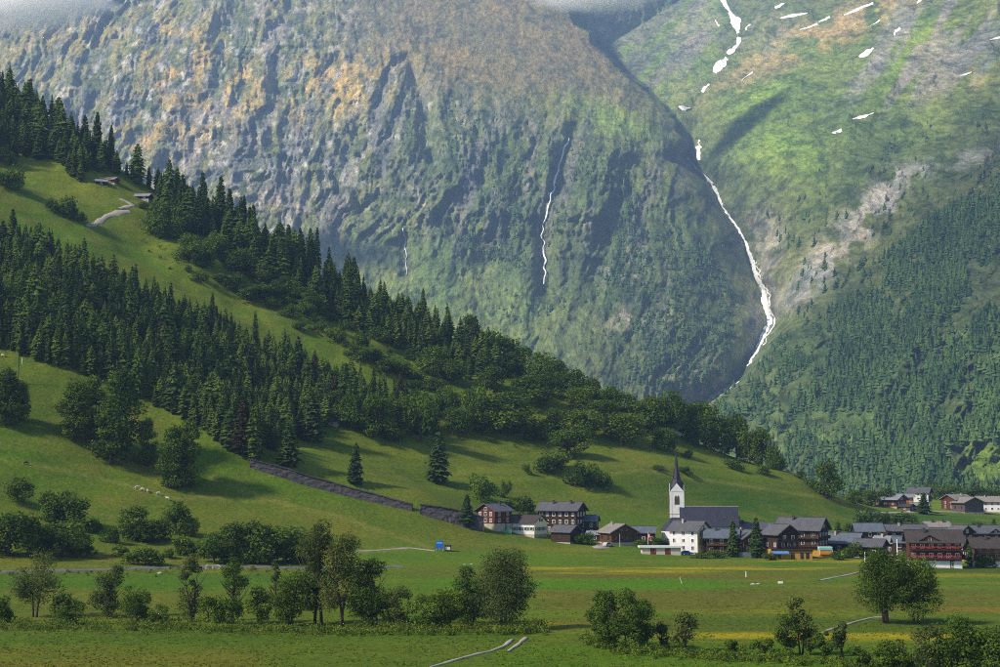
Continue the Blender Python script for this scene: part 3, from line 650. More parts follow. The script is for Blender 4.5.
CON = []; CONLOW = []
for i in range(9):
    larch = i >= 6
    h = [24, 27, 22, 25, 29, 20, 23, 26, 21][i]; rad = (4.5 if not larch else 4.8)*[1, 1.1, .9, 1.15, 1.05, 1, 1, 1.1, .95][i]
    V, F, T = conifer_arrays(100+i, h, rad, 25 if not larch else 22, 11 if not larch else 10, larch)
    me = tree_mesh('crown', V, F, T); me.materials.append(M['larch'] if larch else M['spruce'])
    tk = trunk_mesh(h*0.95, 0.32, i, 0); tk.materials.append(M['bark'])
    V, F, T = conifer_arrays(100+i, h, rad, 22, 12, larch, True)
    CON.append((h, me, tk, V, F, T, larch))
def joined(name, items, mat, label, cat, tint_jit=0.12):
    """items: (V, F, T, loc, rz, scale) all in one stuff mesh"""
    Vs, Fs, Ts = [], [], []; b = 0; rs = np.random.RandomState(3)
    for V, F, T, loc, rz, s in items:
        c, si = math.cos(rz), math.sin(rz)
        W = np.stack([V[:, 0]*c-V[:, 1]*si, V[:, 0]*si+V[:, 1]*c, V[:, 2]], 1)*np.asarray(s)+np.asarray(loc)
        Vs.append(W); Fs.append(F+b); Ts.append(np.clip(T+rs.normal(0, tint_jit), 0, 1)); b += len(V)
    o = link(name, tree_mesh(name, np.concatenate(Vs), np.concatenate(Fs), np.concatenate(Ts)), M[mat])
    tag(o, label, cat, kind='stuff'); return o
def plant(name, crown, trunk, loc, rz, s, label, cat, group=None, sink=0.3):
    e = link(name, None, loc=(loc[0], loc[1], loc[2]-sink)); e.empty_display_size = 0.5
    e.rotation_euler = (0, 0, rz); e.scale = s if hasattr(s, '__len__') else (s, s, s)
    tag(e, label, cat, group)
    link('crown', crown, None, e)
    if trunk is not None: link('trunk', trunk, None, e)
    return e

# ------------------------------------------------------------------ conifer forest on the hillside
rs = np.random.RandomState(21)
def scatter(poly, step, jit=0.9, keep=None):
    xs = [p[0] for p in poly]; ys = [p[1] for p in poly]; out = []
    gy = min(ys)
    while gy < max(ys):
        gx = min(xs)+rs.rand()*step
        while gx < max(xs):
            x = gx+rs.uniform(-0.5, 0.5)*step*jit; y = gy+rs.uniform(-0.5, 0.5)*step*jit*0.6
            if in_poly(np.array(x), np.array(y), poly) and (keep is None or rs.rand() < keep(x, y)): out.append((x, y))
            gx += step
        gy += step*0.6
    return out
F_MID = [(-30,236),(30,247),(62,262),(130,300),(185,322),(240,345),(300,372),(370,398),(425,420),(430,440),(380,432),(330,424),(300,440),(250,462),(190,425),(110,385),(60,368),(-30,340)]
F_RIDGE = [(-40,80),(0,96),(60,137),(100,161),(200,217),(300,264),(400,307),(470,344),(520,370),(480,384),(430,366),(370,338),(320,316),(280,292),(240,268),(205,240),(180,232),(155,208),(120,192),(85,184),(40,160),(-40,156)]
spots = [(x, y, 'mid') for x, y in scatter(F_MID, 7.4)] + [(x, y, 'ridge') for x, y in scatter(F_RIDGE, 8.2) if not (84 < x < 156 and y > 174)]
spots += [(x, y, 'ridge') for x, y in zip(np.linspace(-30, 480, 70)+rs.uniform(-3, 3, 70), np.interp(np.linspace(-30, 480, 70), [p[0] for p in crest_px], [p[1] for p in crest_px])+3)]
con = []
for x, y, reg in spots:
    p = hit(x, y)
    if p is None or p[1] > 1300: continue
    k = rs.randint(0, 6) if rs.rand() < (0.45 if reg == 'mid' else 0.55) else rs.randint(6, 9)
    s = rs.uniform(0.40, 0.74) if reg == 'mid' else (rs.uniform(0.45, 1.02) if x < 360 else rs.uniform(0.36, 0.84))
    if rs.rand() < 0.15: s *= 0.6
    elif rs.rand() < 0.10: s *= 1.22
    # trees at the lower forest edge stay full, those of the gap strip shrink to scrub
    con.append((p, k, s, rs.rand()*6.28, reg, s*CON[k][0]/p[1]))
con.sort(key=lambda c: -c[5])
lab = {('mid', False): 'dark spruce in the dense forest block below the upper pasture', ('mid', True): 'lighter green larch in the dense forest block below the upper pasture',
       ('ridge', False): 'dark spruce in the forest along the ridge line of the left slope', ('ridge', True): 'lighter green larch in the forest along the ridge line of the left slope'}
rest = []
for i, (p, k, s, rz, reg, app) in enumerate(con):
    h, crown, tk, V, F, T, larch = CON[k]
    if i < 296:
        e_ = plant('larch_tree' if larch else 'spruce_tree', crown, tk, p, rz, (s*rs.uniform(.72, 1.3), s*rs.uniform(.72, 1.3), s), 'rusty brown half-dead conifer in the dense forest block' if i % 37 == 5 and reg == 'mid' else lab[(reg, larch)], 'tree',
              ('larches' if larch else 'spruces')+(' in the lower forest block' if reg == 'mid' else ' along the ridge'))
        if i % 37 == 5 and reg == 'mid':
            c_ = e_.children[0]; c_.material_slots[0].link = 'OBJECT'; c_.material_slots[0].material = M['dead']; e_['group'] = 'rusty conifers in the forest block'
    else: rest.append((larch, V, F, T, (p[0], p[1], p[2]-0.3), rz, (s*rs.uniform(.72, 1.3), s*rs.uniform(.72, 1.3), s)))
joined('spruce_forest', [r_[1:] for r_ in rest if not r_[0]], 'spruce', 'dense dark spruce forest covering the left slope', 'forest')
joined('larch_forest', [r_[1:] for r_ in rest if r_[0]], 'larch', 'lighter green larches mixed through the forest of the left slope', 'forest')

# ------------------------------------------------------------------ broadleaf trees and bushes
ORD = ['', 'first', 'second', 'third', 'fourth', 'fifth', 'sixth', 'seventh', 'eighth', 'ninth', 'tenth', 'eleventh', 'twelfth', 'thirteenth', 'fourteenth', 'fifteenth', 'sixteenth', 'seventeenth', 'eighteenth', 'nineteenth', 'twentieth', 'twenty-first', 'twenty-second', 'twenty-third', 'twenty-fourth']
BROAD, BUSH, OVATE = [], [], []
def ext(V): return float(np.percentile(V[:, 2], 99.5)), float(np.percentile(V[:, 0], 99)-np.percentile(V[:, 0], 1))
def add_kind(lst, seed, nl, rx, rz, zc, lob, nleaf, size, th, tr, egg=False):
    r_ = np.random.RandomState(seed); c, r = lobes(r_, nl, rx, rz, zc, lob)
    if egg: c[:, :2] *= np.clip(1.25-np.abs(c[:, 2:3]-zc*0.8)/(rz*1.7), 0.35, 1.1)
    V, F, T = leafcloud(seed+1, c, r, nleaf, size)
    k = V[:, 2].reshape(-1, 4).min(1) > 0.0; V = V.reshape(-1, 4, 3)[k].reshape(-1, 3); T = T.reshape(-1, 4)[k].ravel(); F = np.arange(len(V)).reshape(-1, 4)
    me = tree_mesh('crown', V, F, T); me.materials.append(M['leaf'])
    tk = trunk_mesh(th, tr, seed+2, 4); tk.materials.append(M['bark']); lst.append((*ext(V), me, tk))
for i in range(6):
    add_kind(BROAD, 300+10*i, 26, 4.4, 4.6, 5.2, 1.9, 3300, 0.62, 8.5, 0.28)
    add_kind(BUSH, 400+10*i, 14, 2.6, 1.9, 1.9, 1.25, 1500, 0.46, 3.0, 0.14)
    add_kind(OVATE, 500+10*i, 40, 3.6, 9.6, 10.0, 2.0, 6500, 0.62, 16, 0.4, True)
rsb = np.random.RandomState(5)
def put(kind, name, px, py, hpx, wpx, label, group=None, cat=None):
    p = hit(px, py)
    for _ in range(12):          # a base just over the crest slides down to it
        if p is not None and p[1] < 1200: break
        py += 1.5; p = hit(px, py)
    if p is None: return
    h0, w0, crown, tk = kind[rsb.randint(len(kind))]
    k = p[1]/FPX; sz = hpx*k/h0; sx = wpx*k/w0
    plant(name, crown, tk, p, rsb.rand()*6.28, (sx, sx*rsb.uniform(.85, 1.1), sz), label, cat or ('bush' if 'bush' in name else 'tree'), group, 0.25)
def row(kind, name, items, phrase, group):
    items = sorted(items); n = len(items)
    for i, (x, y, h, w_) in enumerate(items):
        lb = ('leftmost' if i == 0 else 'rightmost' if i == n-1 else ORD[i+1]+' from the left') + ' of the ' + phrase
        put(kind, name, x, y, h, w_, lb, group)
row(OVATE, 'lime_tree', [(73,440,60,32),(93,442,66,32),(120,456,86,36),(111,464,68,42),(147,466,48,24)], 'tall egg-shaped trees in the clump on the slope', 'egg-shaped clump on the slope')
row(OVATE, 'lime_tree', [(172,488,62,26),(187,487,66,25)], 'two tall egg-shaped trees above the grazing cows', 'pair above the cows')
row(OVATE, 'lime_tree', [(6,425,56,32),(20,421,40,18)], 'two dark trees at the picture edge below the forest', 'edge pair')
row(BROAD, 'broadleaf_tree', [(494,392,26,32),(529,406,31,42),(502,434,42,50),(474,432,46,28),(490,434,33,28),(520,430,30,34)], 'rounded trees in the mid-slope thicket', 'mid-slope thicket')
row(BROAD, 'broadleaf_tree', [(584,437,28,38),(600,422,22,28),(624,442,30,42),(570,458,32,38),(555,432,24,26),(665,451,24,21)], 'rounded trees on pasture below the crest', 'pasture trees below the crest')
row(BROAD, 'broadleaf_tree', [(638,427,28,26),(653,431,36,28),(672,437,46,30),(690,441,40,28),(706,446,46,28),(722,452,38,26),(737,457,44,28),(750,462,34,22),(762,466,38,20),(773,469,24,14),(662,436,30,22),(698,446,32,20)], 'dark trees along the crest above the church', 'crest trees above the church')
row(BROAD, 'broadleaf_tree', [(468,350,36,22),(486,358,28,26),(505,366,32,26),(522,373,30,26),(540,381,32,28),(558,390,30,26),(575,399,30,28),(592,406,28,26),(610,414,28,26),(625,421,28,26),(512,378,26,28),(548,396,24,28),(582,410,24,26)], 'trees on the crest left of the church spire', 'crest trees')
row(BUSH, 'bush', [(539,443,22,24),(548,474,23,24),(527,474,11,10),(575,487,26,24),(590,488,24,26),(604,490,18,19),(561,470,18,20)], 'bushes on the meadow above the village houses', 'bushes above the houses')
row(BUSH, 'bush', [(687,458,9,11),(685,474,8,17),(735,470,12,20),(782,469,16,13),(660,470,6,12),(800,478,8,14),(812,488,10,16),(764,474,10,14)], 'small bushes on the bench above church', 'small bushes on the bench')
put(BROAD, 'broadleaf_tree', 827, 498, 36, 30, 'round broadleaf tree alone where the left slope ends above the village')
put(BUSH, 'bush', 482, 501, 27, 28, 'large round dark bush up the slope behind the leftmost red chalet')
put(BUSH, 'bush', 505, 498, 18, 13, 'small upright bush between the big round bush and the houses')
put(BUSH, 'bush', 520, 512, 16, 30, 'wide low bush close behind the cream gabled house')
row(BROAD, 'broadleaf_tree', [(335,420,30,30),(375,437,43,36),(395,442,16,24),(421,442,50,34),(434,376,30,34),(454,384,25,28),(350,428,34,28),(404,430,34,28),(446,420,34,30),(458,436,30,26),(415,404,24,28)], 'broadleaf trees at the dense forest end', 'right end of the forest')
row(BUSH, 'bush', [(246,300,13,18),(272,308,12,16),(292,318,14,20),(318,332,12,18),(334,342,15,20),(352,356,13,18),(372,362,16,22),(386,372,14,20),(404,378,17,24),(420,384,14,20),(300,330,10,14),(436,392,16,24)], 'bushes down the middle of the narrow pasture', 'mid-strip bushes')
row(BUSH, 'bush', [(401,346,11,14),(342,334,15,13),(362,352,22,18),(378,341,14,20),(424,343,15,20),(391,355,8,11),(330,322,10,16),(440,352,12,18),(412,360,12,16),(350,330,10,12)], 'bushes on the narrow pasture below ridge', 'bushes on the narrow pasture')
row(BUSH, 'bush', [(7,165,21,18),(10,190,24,32),(63,216,21,22),(78,221,14,15),(52,212,14,14),(144,209,9,11)], 'bushes on the upper pasture near the huts', 'bushes on the upper pasture')
row(BROAD, 'broadleaf_tree', [(160,238,38,32),(176,240,34,30),(190,263,30,28),(214,258,26,26),(236,272,24,24),(205,268,18,26),(262,286,24,26),(284,298,22,26),(308,312,22,26),(248,276,22,24),(296,304,20,22)], 'pale trees fringing the ridge forest', 'fringe of the ridge forest')
row(BUSH, 'bush', [(200,283,14,15),(224,262,12,15),(238,293,20,23),(221,283,10,17),(265,300,16,30),(304,316,12,22),(283,306,12,18),(256,296,8,10),(188,272,8,10),(316,322,10,14)], 'bushes edging the upper pasture', 'bushes below the fringe')
row(BROAD, 'broadleaf_tree', [(18,504,27,28),(55,523,33,34),(66,527,31,32),(8,556,44,46),(62,555,34,42),(40,555,30,30),(80,557,24,30),(28,548,30,30)], 'bushy trees at the left slope foot', 'thicket at the foot of the slope')
row(BROAD, 'broadleaf_tree', [(135,541,35,32),(153,542,23,30),(176,534,33,26),(188,535,19,20)], 'four bushy trees just below the grazing cows', 'four trees below the cows')
row(BUSH, 'bush', [(109,543,17,20),(145,565,19,24),(181,554,19,18),(192,553,12,15),(92,532,14,14),(119,556,12,16),(166,558,10,14)], 'bushes along the road at the slope foot', 'bushes along the road')
row(BROAD, 'broadleaf_tree', [(214,563,31,34),(232,562,39,32),(254,563,41,36),(269,563,37,42),(286,562,35,36),(301,563,27,30)], 'dark trees in the hedge behind the road', 'hedge behind the road')
row(BUSH, 'bush', [(868,527,18,30),(884,528,16,22),(902,524,12,22),(978,527,6,16),(851,532,10,16)], 'bushes on the bank below the hamlet', 'bushes on the bank')
row(BUSH, 'bush', [(640,547,8,16),(652,546,9,18),(664,546,8,18),(676,546,7,12)], 'hedge bushes behind the low garage', 'hedge by the garage')
put(BUSH, 'bush', 586, 544, 12, 22, 'dark bush between the big dark house and the pale-roofed barn')
put(BUSH, 'bush', 852, 558, 16, 24, 'wide bush in front of the maroon gable right of the hotel')
put(BUSH, 'bush', 984, 567, 12, 16, 'round clipped bush by the rightmost brown house')
put(BUSH, 'bush', 806, 548, 9, 12, 'bright bush on the terrace of the big hotel')
row(BUSH, 'bush', [(715,558,9,14),(770,560,8,14),(905,563,12,16),(951,567,10,12),(880,561,10,16),(838,560,9,14)], 'garden bushes along the village front', 'garden bushes')
put(BUSH, 'bush', 700, 558, 6, 20, 'low hedge below the cream balcony house')

# single conifers
def fir(px, py, hpx, wpx, label, k=None, group=None):
    p = hit(px, py)
    if p is None: return
    k = rsb.randint(0, 6) if k is None else k
    h, crown, tk = CON[k][:3]; q = p[1]/FPX
    sx = wpx*q/8.0
    plant('larch_tree' if k > 5 else 'spruce_tree', crown, tk, p, rsb.rand()*6.28, (sx, sx, hpx*q/h), label, 'tree', group)
fir(355, 484, 42, 20, 'solitary spruce on the pasture above the long stone wall')
fir(438, 483, 52, 30, 'broad dark spruce right of the pasture above the stone wall')
fir(289, 467, 46, 26, 'dark spruce standing close above the left end of the stone wall')
fir(312, 442, 56, 30, 'tall spruce beside the white hut in the forest')
fir(467, 527, 33, 20, 'dark spruce in front of the grey wall left of the red chalet')
fir(733, 557, 38, 16, 'left of the two slim spruces in front of the village houses')
fir(757, 558, 41, 19, 'right of the two slim spruces in front of the village houses')
fir(838, 541, 20, 13, 'small dark spruce behind the grey roofs right of the hotel')
fir(740, 540, 24, 10, 'dark spruce top behind the right end of the church roof')
fir(974, 566, 30, 20, 'green spruce between the red chalet and the rightmost house')
fir(994, 540, 22, 12, 'small spruce top above the rightmost roofs')
fir(924, 514, 22, 15, 'dark spruce between the far hamlet houses')
fir(899, 534, 14, 10, 'small spruce on the bank below the far hamlet')
# trees behind the far hamlet
row(BROAD, 'broadleaf_tree', [(868,498,16,22),(885,496,18,24),(940,500,16,22),(955,500,14,22),(975,501,16,22),(932,499,18,20),(990,502,14,20),(855,496,14,16)], 'dark trees behind the far hamlet', 'trees behind the hamlet')

# ------------------------------------------------------------------ foreground trees, each with its own crown
def own_tree(px, py, hpx, wpx, label, mat='leaf', dens=1.0, low=0.12, skew=0.0, multi=1, name='broadleaf_tree', seed=None, bark='bark', leaf=0.30):
    p = hit(px, py); k = p[1]/FPX; h = hpx*k; w_ = wpx*k; seed = seed or int(px*7+py)
    r_ = np.random.RandomState(seed); rx = w_/2*1.1; z0 = h*low*0.6; zc = (z0+h)/2; rz = (h-z0)/2
    lob = min(rx, rz)*0.40; n_l = int(12+h*w_/5)
    c, r = lobes(r_, n_l, rx-lob*0.35, rz-lob*0.25, zc, lob, (skew, 0))
    n = int(dens*(450+115*h*w_)); V, F, T = leafcloud(seed+1, c, r, n, leaf)
    keep = V[:, 2].reshape(-1, 4).min(1) > 0.05; V = V.reshape(-1, 4, 3)[keep].reshape(-1, 3); T = T.reshape(-1, 4)[keep].ravel(); F = np.arange(len(V)).reshape(-1, 4)
    me = tree_mesh('crown', V, F, T); me.materials.append(M[mat])
    tk = trunk_mesh(h*0.92, 0.10+0.018*h, seed+2, 7, 0.42, multi); tk.materials.append(M[bark])
    cat = 'bush' if 'bush' in name else 'tree'
    return plant(name, me, tk, p, 0, 1, label, cat, 'foreground trees and bushes', 0.1)
own_tree(886, 623, 69, 54, 'left of the two multi-stemmed trees standing together in the meadow', 'ash', 1.15, 0.22, 0, 4)
own_tree(918, 624, 62, 46, 'right of the two multi-stemmed trees standing together in the meadow', 'ash', 1.15, 0.20, 0, 4)
own_tree(36, 617, 64, 46, 'sparse willow with slanting trunk at the far left of the tree row', 'willow', 0.55, 0.25, 0.1, 2, 'willow_tree')
own_tree(4, 622, 26, 26, 'dark bush at the left picture edge in the tree row', 'leaf', 1.1, 0.0, name='bush')
own_tree(66, 624, 30, 34, 'rounded bush beside the slanting willow', 'leaf', 0.9, 0.0, name='bush')
own_tree(110, 617, 54, 34, 'upright shrubby willow between two low bushes left in the row', 'willow', 0.8, 0.06, 0, 3, 'willow_tree')
own_tree(132, 621, 36, 36, 'dark leafy bush touching the upright shrubby willow', 'leaf', 1.0, 0.0, name='bush')
own_tree(160, 625, 20, 26, 'low scrubby bush in the gap left of the slim poplars', 'leaf', 0.8, 0.0, name='bush')
own_tree(192, 622, 67, 24, 'slim pale upright tree left of the bare one', 'willow', 0.6, 0.05, 0, 2, 'willow_tree')
own_tree(208, 623, 32, 32, 'dark bush at the foot of the slim pale tree', 'leaf', 1.0, 0.0, name='bush')
own_tree(232, 624, 68, 28, 'slim dark tree with a ragged top in the row', 'leaf', 0.75, 0.05, 0, 2)
own_tree(258, 624, 36, 28, 'low bush between the ragged slim tree and the dark clump', 'leaf', 0.9, 0.0, name='bush')
own_tree(290, 626, 60, 34, 'dark vase-shaped tree left of the two tallest ones', 'leaf', 1.0, 0.12, 0, 3)
own_tree(276, 612, 52, 14, 'thin half-bare tree behind the dark vase-shaped one', 'willow', 0.35, 0.3, -0.2, 1, 'willow_tree')
own_tree(319, 624, 106, 40, 'tallest airy tree of the foreground row', 'willow', 0.8, 0.18, 0.0, 2, 'willow_tree')
own_tree(342, 627, 94, 42, 'tall airy tree leaning right beside the tallest one', 'willow', 0.75, 0.22, 0.12, 2, 'willow_tree')
own_tree(372, 627, 66, 40, 'dense dark tree right of the leaning airy tree', 'leaf', 1.15, 0.06, 0, 2)
own_tree(398, 628, 42, 28, 'smaller tree leaning on the dense dark one', 'willow', 0.8, 0.0, 0.2)
own_tree(425, 628, 34, 36, 'low dark bush in the gap of the tree row', 'leaf', 1.0, 0.0, name='bush')
own_tree(450, 628, 42, 32, 'bushy tree left of the big willow at the row end', 'leaf', 1.0, 0.05)
own_tree(470, 624, 58, 36, 'dark tree tucked against the big willow', 'leaf', 1.1, 0.05, 0, 2)
own_tree(500, 629, 78, 58, 'big spreading willow at the right end of the tree row', 'willow', 1.1, 0.12, 0.05, 3, 'willow_tree')
own_tree(607, 646, 52, 40, 'left half of the dense thicket right of the farm track', 'leaf', 1.9, 0.0, 0, 2)
own_tree(631, 650, 58, 40, 'right half of the dense thicket right of the farm track', 'leaf', 1.8, 0.0, 0, 2)
own_tree(662, 648, 26, 20, 'thin pale shrub between the thicket and the small round tree', 'willow', 0.6, 0.0, name='bush')
own_tree(685, 652, 38, 28, 'small round tree right of the dense thicket', 'willow', 0.8, 0.08)
own_tree(730, 655, 14, 24, 'low scrub in the ditch left of the twin poplars', 'leaf', 0.9, 0.0, name='bush')
own_tree(765, 657, 18, 30, 'low scrub at the foot of the twin upright trees', 'leaf', 0.9, 0.0, name='bush')
own_tree(786, 655, 42, 26, 'left of the twin upright trees by the ditch', 'leaf', 0.9, 0.03, 0, 2)
own_tree(802, 655, 58, 26, 'right taller one of the twin upright trees by the ditch', 'willow', 0.9, 0.05, -0.1, 2)
own_tree(824, 660, 30, 20, 'small pointed shrub right of the twin upright trees', 'leaf', 0.9, 0.0, name='bush')
own_tree(842, 656, 34, 18, 'pale slender shrub left of the yellow flower patch', 'willow', 0.8, 0.0, name='bush')
own_tree(870, 668, 22, 44, 'low wide bush in front of the yellow flower patch', 'ash', 1.0, 0.0, name='bush')
own_tree(900, 668, 32, 40, 'bush right of the yellow flower patch', 'ash', 0.9, 0.0, name='bush')
own_tree(930, 674, 50, 34, 'tall wispy shrub left of the corner thicket', 'willow', 0.7, 0.0, name='bush')
own_tree(958, 674, 56, 48, 'left bush of the thicket in the bottom right corner', 'ash', 1.1, 0.0, name='bush')
own_tree(992, 676, 58, 50, 'right bush of the thicket in the bottom right corner', 'leaf', 1.1, 0.0, name='bush')
# tall herbs along the ditch and under the row
items = []
def herb_line(pts, n, hm):
    for i in range(n):
        k = rsb.rand()*(len(pts)-1); j = int(k); f = k-j
        x = pts[j][0]*(1-f)+pts[j+1][0]*f; y = pts[j][1]*(1-f)+pts[j+1][1]*f + rsb.normal()*2.2
        p = hit(x, y)
        if p is None: continue
        hh = hm*rsb.uniform(0.4, 1.5); c, r = lobes(rsb, 3, hh*0.9, hh*0.35, hh*0.45, hh*0.5)
        V, F, T = leafcloud(rsb.randint(1 << 30), c, r, 46, 0.30); V[:, 2] = np.maximum(V[:, 2], 0.02)
        items.append((V, F, T, p, 0, 1.0))
herb_line([(-20,628),(100,628),(200,630),(300,632),(400,632),(500,633),(545,630)], 520, 1.2)
herb_line([(580,640),(620,652),(690,656),(760,660),(830,664),(900,668),(1010,672)], 300, 0.9)
herb_line([(0,572),(60,574),(150,572),(250,570),(300,570)], 60, 0.9)
joined('undergrowth', items, 'herbs', 'rank green herbs and scrub along the ditch and tree row', 'undergrowth', 0.2)
# grass tufts of the nearer meadow
def grass_tufts():
    q = np.random.RandomState(9); n = 34000
    Y = 1/q.uniform(1/460, 1/172, n); X = (q.uniform(-40, 1040, n)-500)/FPX*Y; Z = G(X, Y)
    keep = fbm(X/7, Y/7, 3, 2)+q.normal(0, 0.08, n) > 0.43+0.25*sstep(210, 440, Y); X, Y, Z = X[keep], Y[keep], Z[keep]; n = len(X)
    V = []; T = []
    for b in range(3):
        a = q.rand(n)*6.283; h = q.uniform(0.05, 0.2, n); w_ = q.uniform(0.10, 0.26, n); dx, dy = np.cos(a), np.sin(a); lx, ly = q.normal(0, 0.15, n), q.normal(0, 0.15, n)
        V.append(np.stack([np.stack([X-dx*w_, Y-dy*w_, Z-0.03], 1), np.stack([X+dx*w_, Y+dy*w_, Z-0.03], 1), np.stack([X+lx, Y+ly, Z+h], 1)], 1)); T.append(np.repeat(np.clip(q.normal(0.45, 0.25, n), 0, 1), 3))
    V = np.concatenate(V).reshape(-1, 3); o = link('grass', tree_mesh('grass', V, np.arange(len(V)).reshape(-1, 3), np.concatenate(T)), M['grass_blades'])
    tag(o, 'uneven tufts of meadow grass in the foreground', 'grass', kind='stuff')
grass_tufts()
# loose scrub on the hill: small shrubs, too many to count
items = []
for x, y in scatter([(150,215),(520,390),(640,440),(600,470),(470,440),(330,345),(200,290),(120,235)], 15):
    if rsb.rand() < 0.5: continue
    p = hit(x, y)
    if p is None: continue
    hh = rsb.uniform(0.8, 3.0); c, r = lobes(rsb, 3, hh*0.9, hh*0.4, hh*0.6, hh*0.7)
    V, F, T = leafcloud(rsb.randint(1 << 30), c, r, 60, 0.55); items.append((V, F, T, p, 0, 1.0))
joined('scrub', items, 'leaf', 'low dark scrub dotting the pasture slope', 'scrub', 0.15)

# ------------------------------------------------------------------ far woods on the mountains
def far_trees():
    r_ = np.random.RandomState(77); P = []
    def fill(poly, step, keep):
        for x, y in scatter(poly, step):
            if r_.rand() < keep(x, y): P.append((x, y))
    cl = lambda x, y, s, lo, hi: float(sstep(lo, hi, fbm(np.array(x*s), np.array(y*s), 4, 4)))
    rx = lambda y: np.interp(y, _rpy, _rpx)
    right = [(712,410),(740,382),(770,352),(800,322),(850,285),(900,245),(950,205),(1000,180),(1080,140),(1200,110),(1200,484),(760,484),(740,440)]
    def kr(x, y):
        k = 0.10+0.95*cl(x, y, 0.022, 0.36, 0.55)
        if ((x-990)/42)**2+((y-462)/22)**2 < 1: k *= 0.05
        if y > 400 and x > 760: k *= 0.75
        k *= 0.22+0.78*float(sstep(0.38, 0.50, fbm(np.array((x*0.66+y*0.75)/30), np.array((y*0.66-x*0.75)/230), 4, 6)))
        return k
    fill(right, 3.9, kr)
    fill([(760,484),(1200,484),(1200,500),(800,500)], 5.0, lambda x, y: 0.8)
    fill([(590,225),(640,215),(700,235),(735,300),(730,370),(690,400),(640,390),(600,330)], 5.0, lambda x, y: 0.9*cl(x, y, 0.03, 0.42, 0.58))
    fill([(400,90),(480,110),(560,130),(640,140),(640,225),(560,290),(470,250),(420,210)], 5.0, lambda x, y: 0.8*cl(x, y, 0.025, 0.40, 0.60))
    fill([(720,210),(760,180),(900,120),(1000,110),(1000,180),(900,245),(800,320),(780,250)], 6.5, lambda x, y: 0.30*cl(x, y, 0.03, 0.45, 0.6))
    fill([(440,250),(600,300),(640,400),(560,380)], 7, lambda x, y: 0.5*cl(x, y, 0.03, 0.45, 0.6))
    fill([(230,180),(400,190),(420,240),(300,250)], 7, lambda x, y: 0.35*cl(x, y, 0.03, 0.45, 0.6))
    protos = []
    for i in range(6):
        q = np.random.RandomState(i+900); V, F, T = [], [], []
        n = 7
        for tr in range(4):
            z0 = tr*0.22; z1 = z0+0.40; rad = (0.17, 0.135, 0.095, 0.055)[tr]*(1.25 if i > 3 else 1.0)
            b = len(V); V.append((0, 0, min(1, z1))); T.append(0.5)
            for j in range(n):
                a = 6.283*j/n+q.rand()*0.5; rr = rad*q.uniform(0.6, 1.25); V.append((math.cos(a)*rr, math.sin(a)*rr, z0+q.uniform(-0.03, 0.06))); T.append(q.rand())
            for j in range(n): F.append((b, b+1+j, b+1+(j+1) % n))
        protos.append((np.array(V), np.array(F), np.array(T)))
    P = np.array(P); D = mdepth(P[:, 0], P[:, 1]); W = mpoint(P[:, 0], P[:, 1])
    its = []
    for i in range(len(P)):
        V, F, T = protos[r_.randint(6)]; h = r_.uniform(8, 20) if P[i, 0] > 700 else r_.uniform(7, 17)
        if P[i, 1] < 200: h *= 0.7
        wd = h*r_.uniform(1.3, 2.3); its.append((V, F, np.clip(T+1.6*(float(fbm(np.array(P[i, 0]*0.03), np.array(P[i, 1]*0.045), 4, 2))-0.48), 0, 1), W[i]-np.array([0, 0, 1.5]), r_.rand()*6.28, (wd, wd, h)))
    joined('far_forest', its, 'far_tree', 'blue-green mountain forest covering the far slopes', 'forest', 0.22)
far_trees()

# ------------------------------------------------------------------ tracks and road
def ground_ribbon(name, pts, width, mat, label, n=60, lift=0.14, px_width=False):
    hs = np.array([hit(*p) for p in pts]); s = np.concatenate([[0], np.cumsum(np.hypot(*np.diff(hs[:, :2], axis=0).T))])
    q = np.linspace(0, s[-1], n); x = np.interp(q, s, hs[:, 0]); y = np.interp(q, s, hs[:, 1])
    ker = np.ones(5)/5; x[2:-2] = np.convolve(x, ker, 'valid'); y[2:-2] = np.convolve(y, ker, 'valid')
    tx, ty = np.gradient(x), np.gradient(y); ln = np.hypot(tx, ty)+1e-9; nx, ny = -ty/ln, tx/ln
    wd = width*(0.55+0.8*vnoise(q/2.5, q*0, 2)); rows = []
    for k, l in ((-0.56, -0.25), (-0.5, lift), (0, lift+0.04), (0.5, lift), (0.56, -0.25)):
        X, Y = x+nx*wd*k, y+ny*wd*k; rows.append(np.stack([X, Y, G(X, Y)+l], 1))
    V = np.stack(rows, 1).reshape(-1, 3); idx = np.arange(n*5).reshape(n, 5)
    F = np.stack([idx[:-1,:-1], idx[1:,:-1], idx[1:,1:], idx[:-1,1:]], -1).reshape(-1, 4)
    tag(link(name, npmesh(name, V, F, True), M[mat]), label, kind='structure')
ground_ribbon('road', [(-60,574),(50,571),(110,569.5),(200,566.5),(260,567),(330,568),(400,566)], 4.0, 'asphalt', 'narrow valley road along the slope foot', 120)
ground_ribbon('track', [(430,668),(460,659),(490,652),(505,646),(512,640)], 0.65, 'gravel', 'left rut of the pale farm track in the foreground meadow', 50)
ground_ribbon('track', [(508,652),(518,645),(526,638)], 0.65, 'gravel', 'right rut of the pale farm track in the foreground meadow', 30)
ground_ribbon('footpath', [(820,634),(838,627),(856,622),(872,618),(888,617)], 0.65, 'gravel', 'pale footpath left of the twin meadow trees', 50)
ground_ribbon('footpath', [(820,581),(838,577),(856,573),(870,570)], 1.0, 'gravel', 'pale footpath up to the village behind the meadow trees', 40)
ground_ribbon('track', [(330,553),(370,551),(410,548),(435,551)], 1.6, 'gravel', 'pale track below the slope by the blue board', 50)
ground_ribbon('footpath', [(86,226),(97,223),(104,219),(108,215.5),(118,213),(130,212)], 3.2, 'gravel', 'pale winding track on the upper pasture', 60, 0.25)
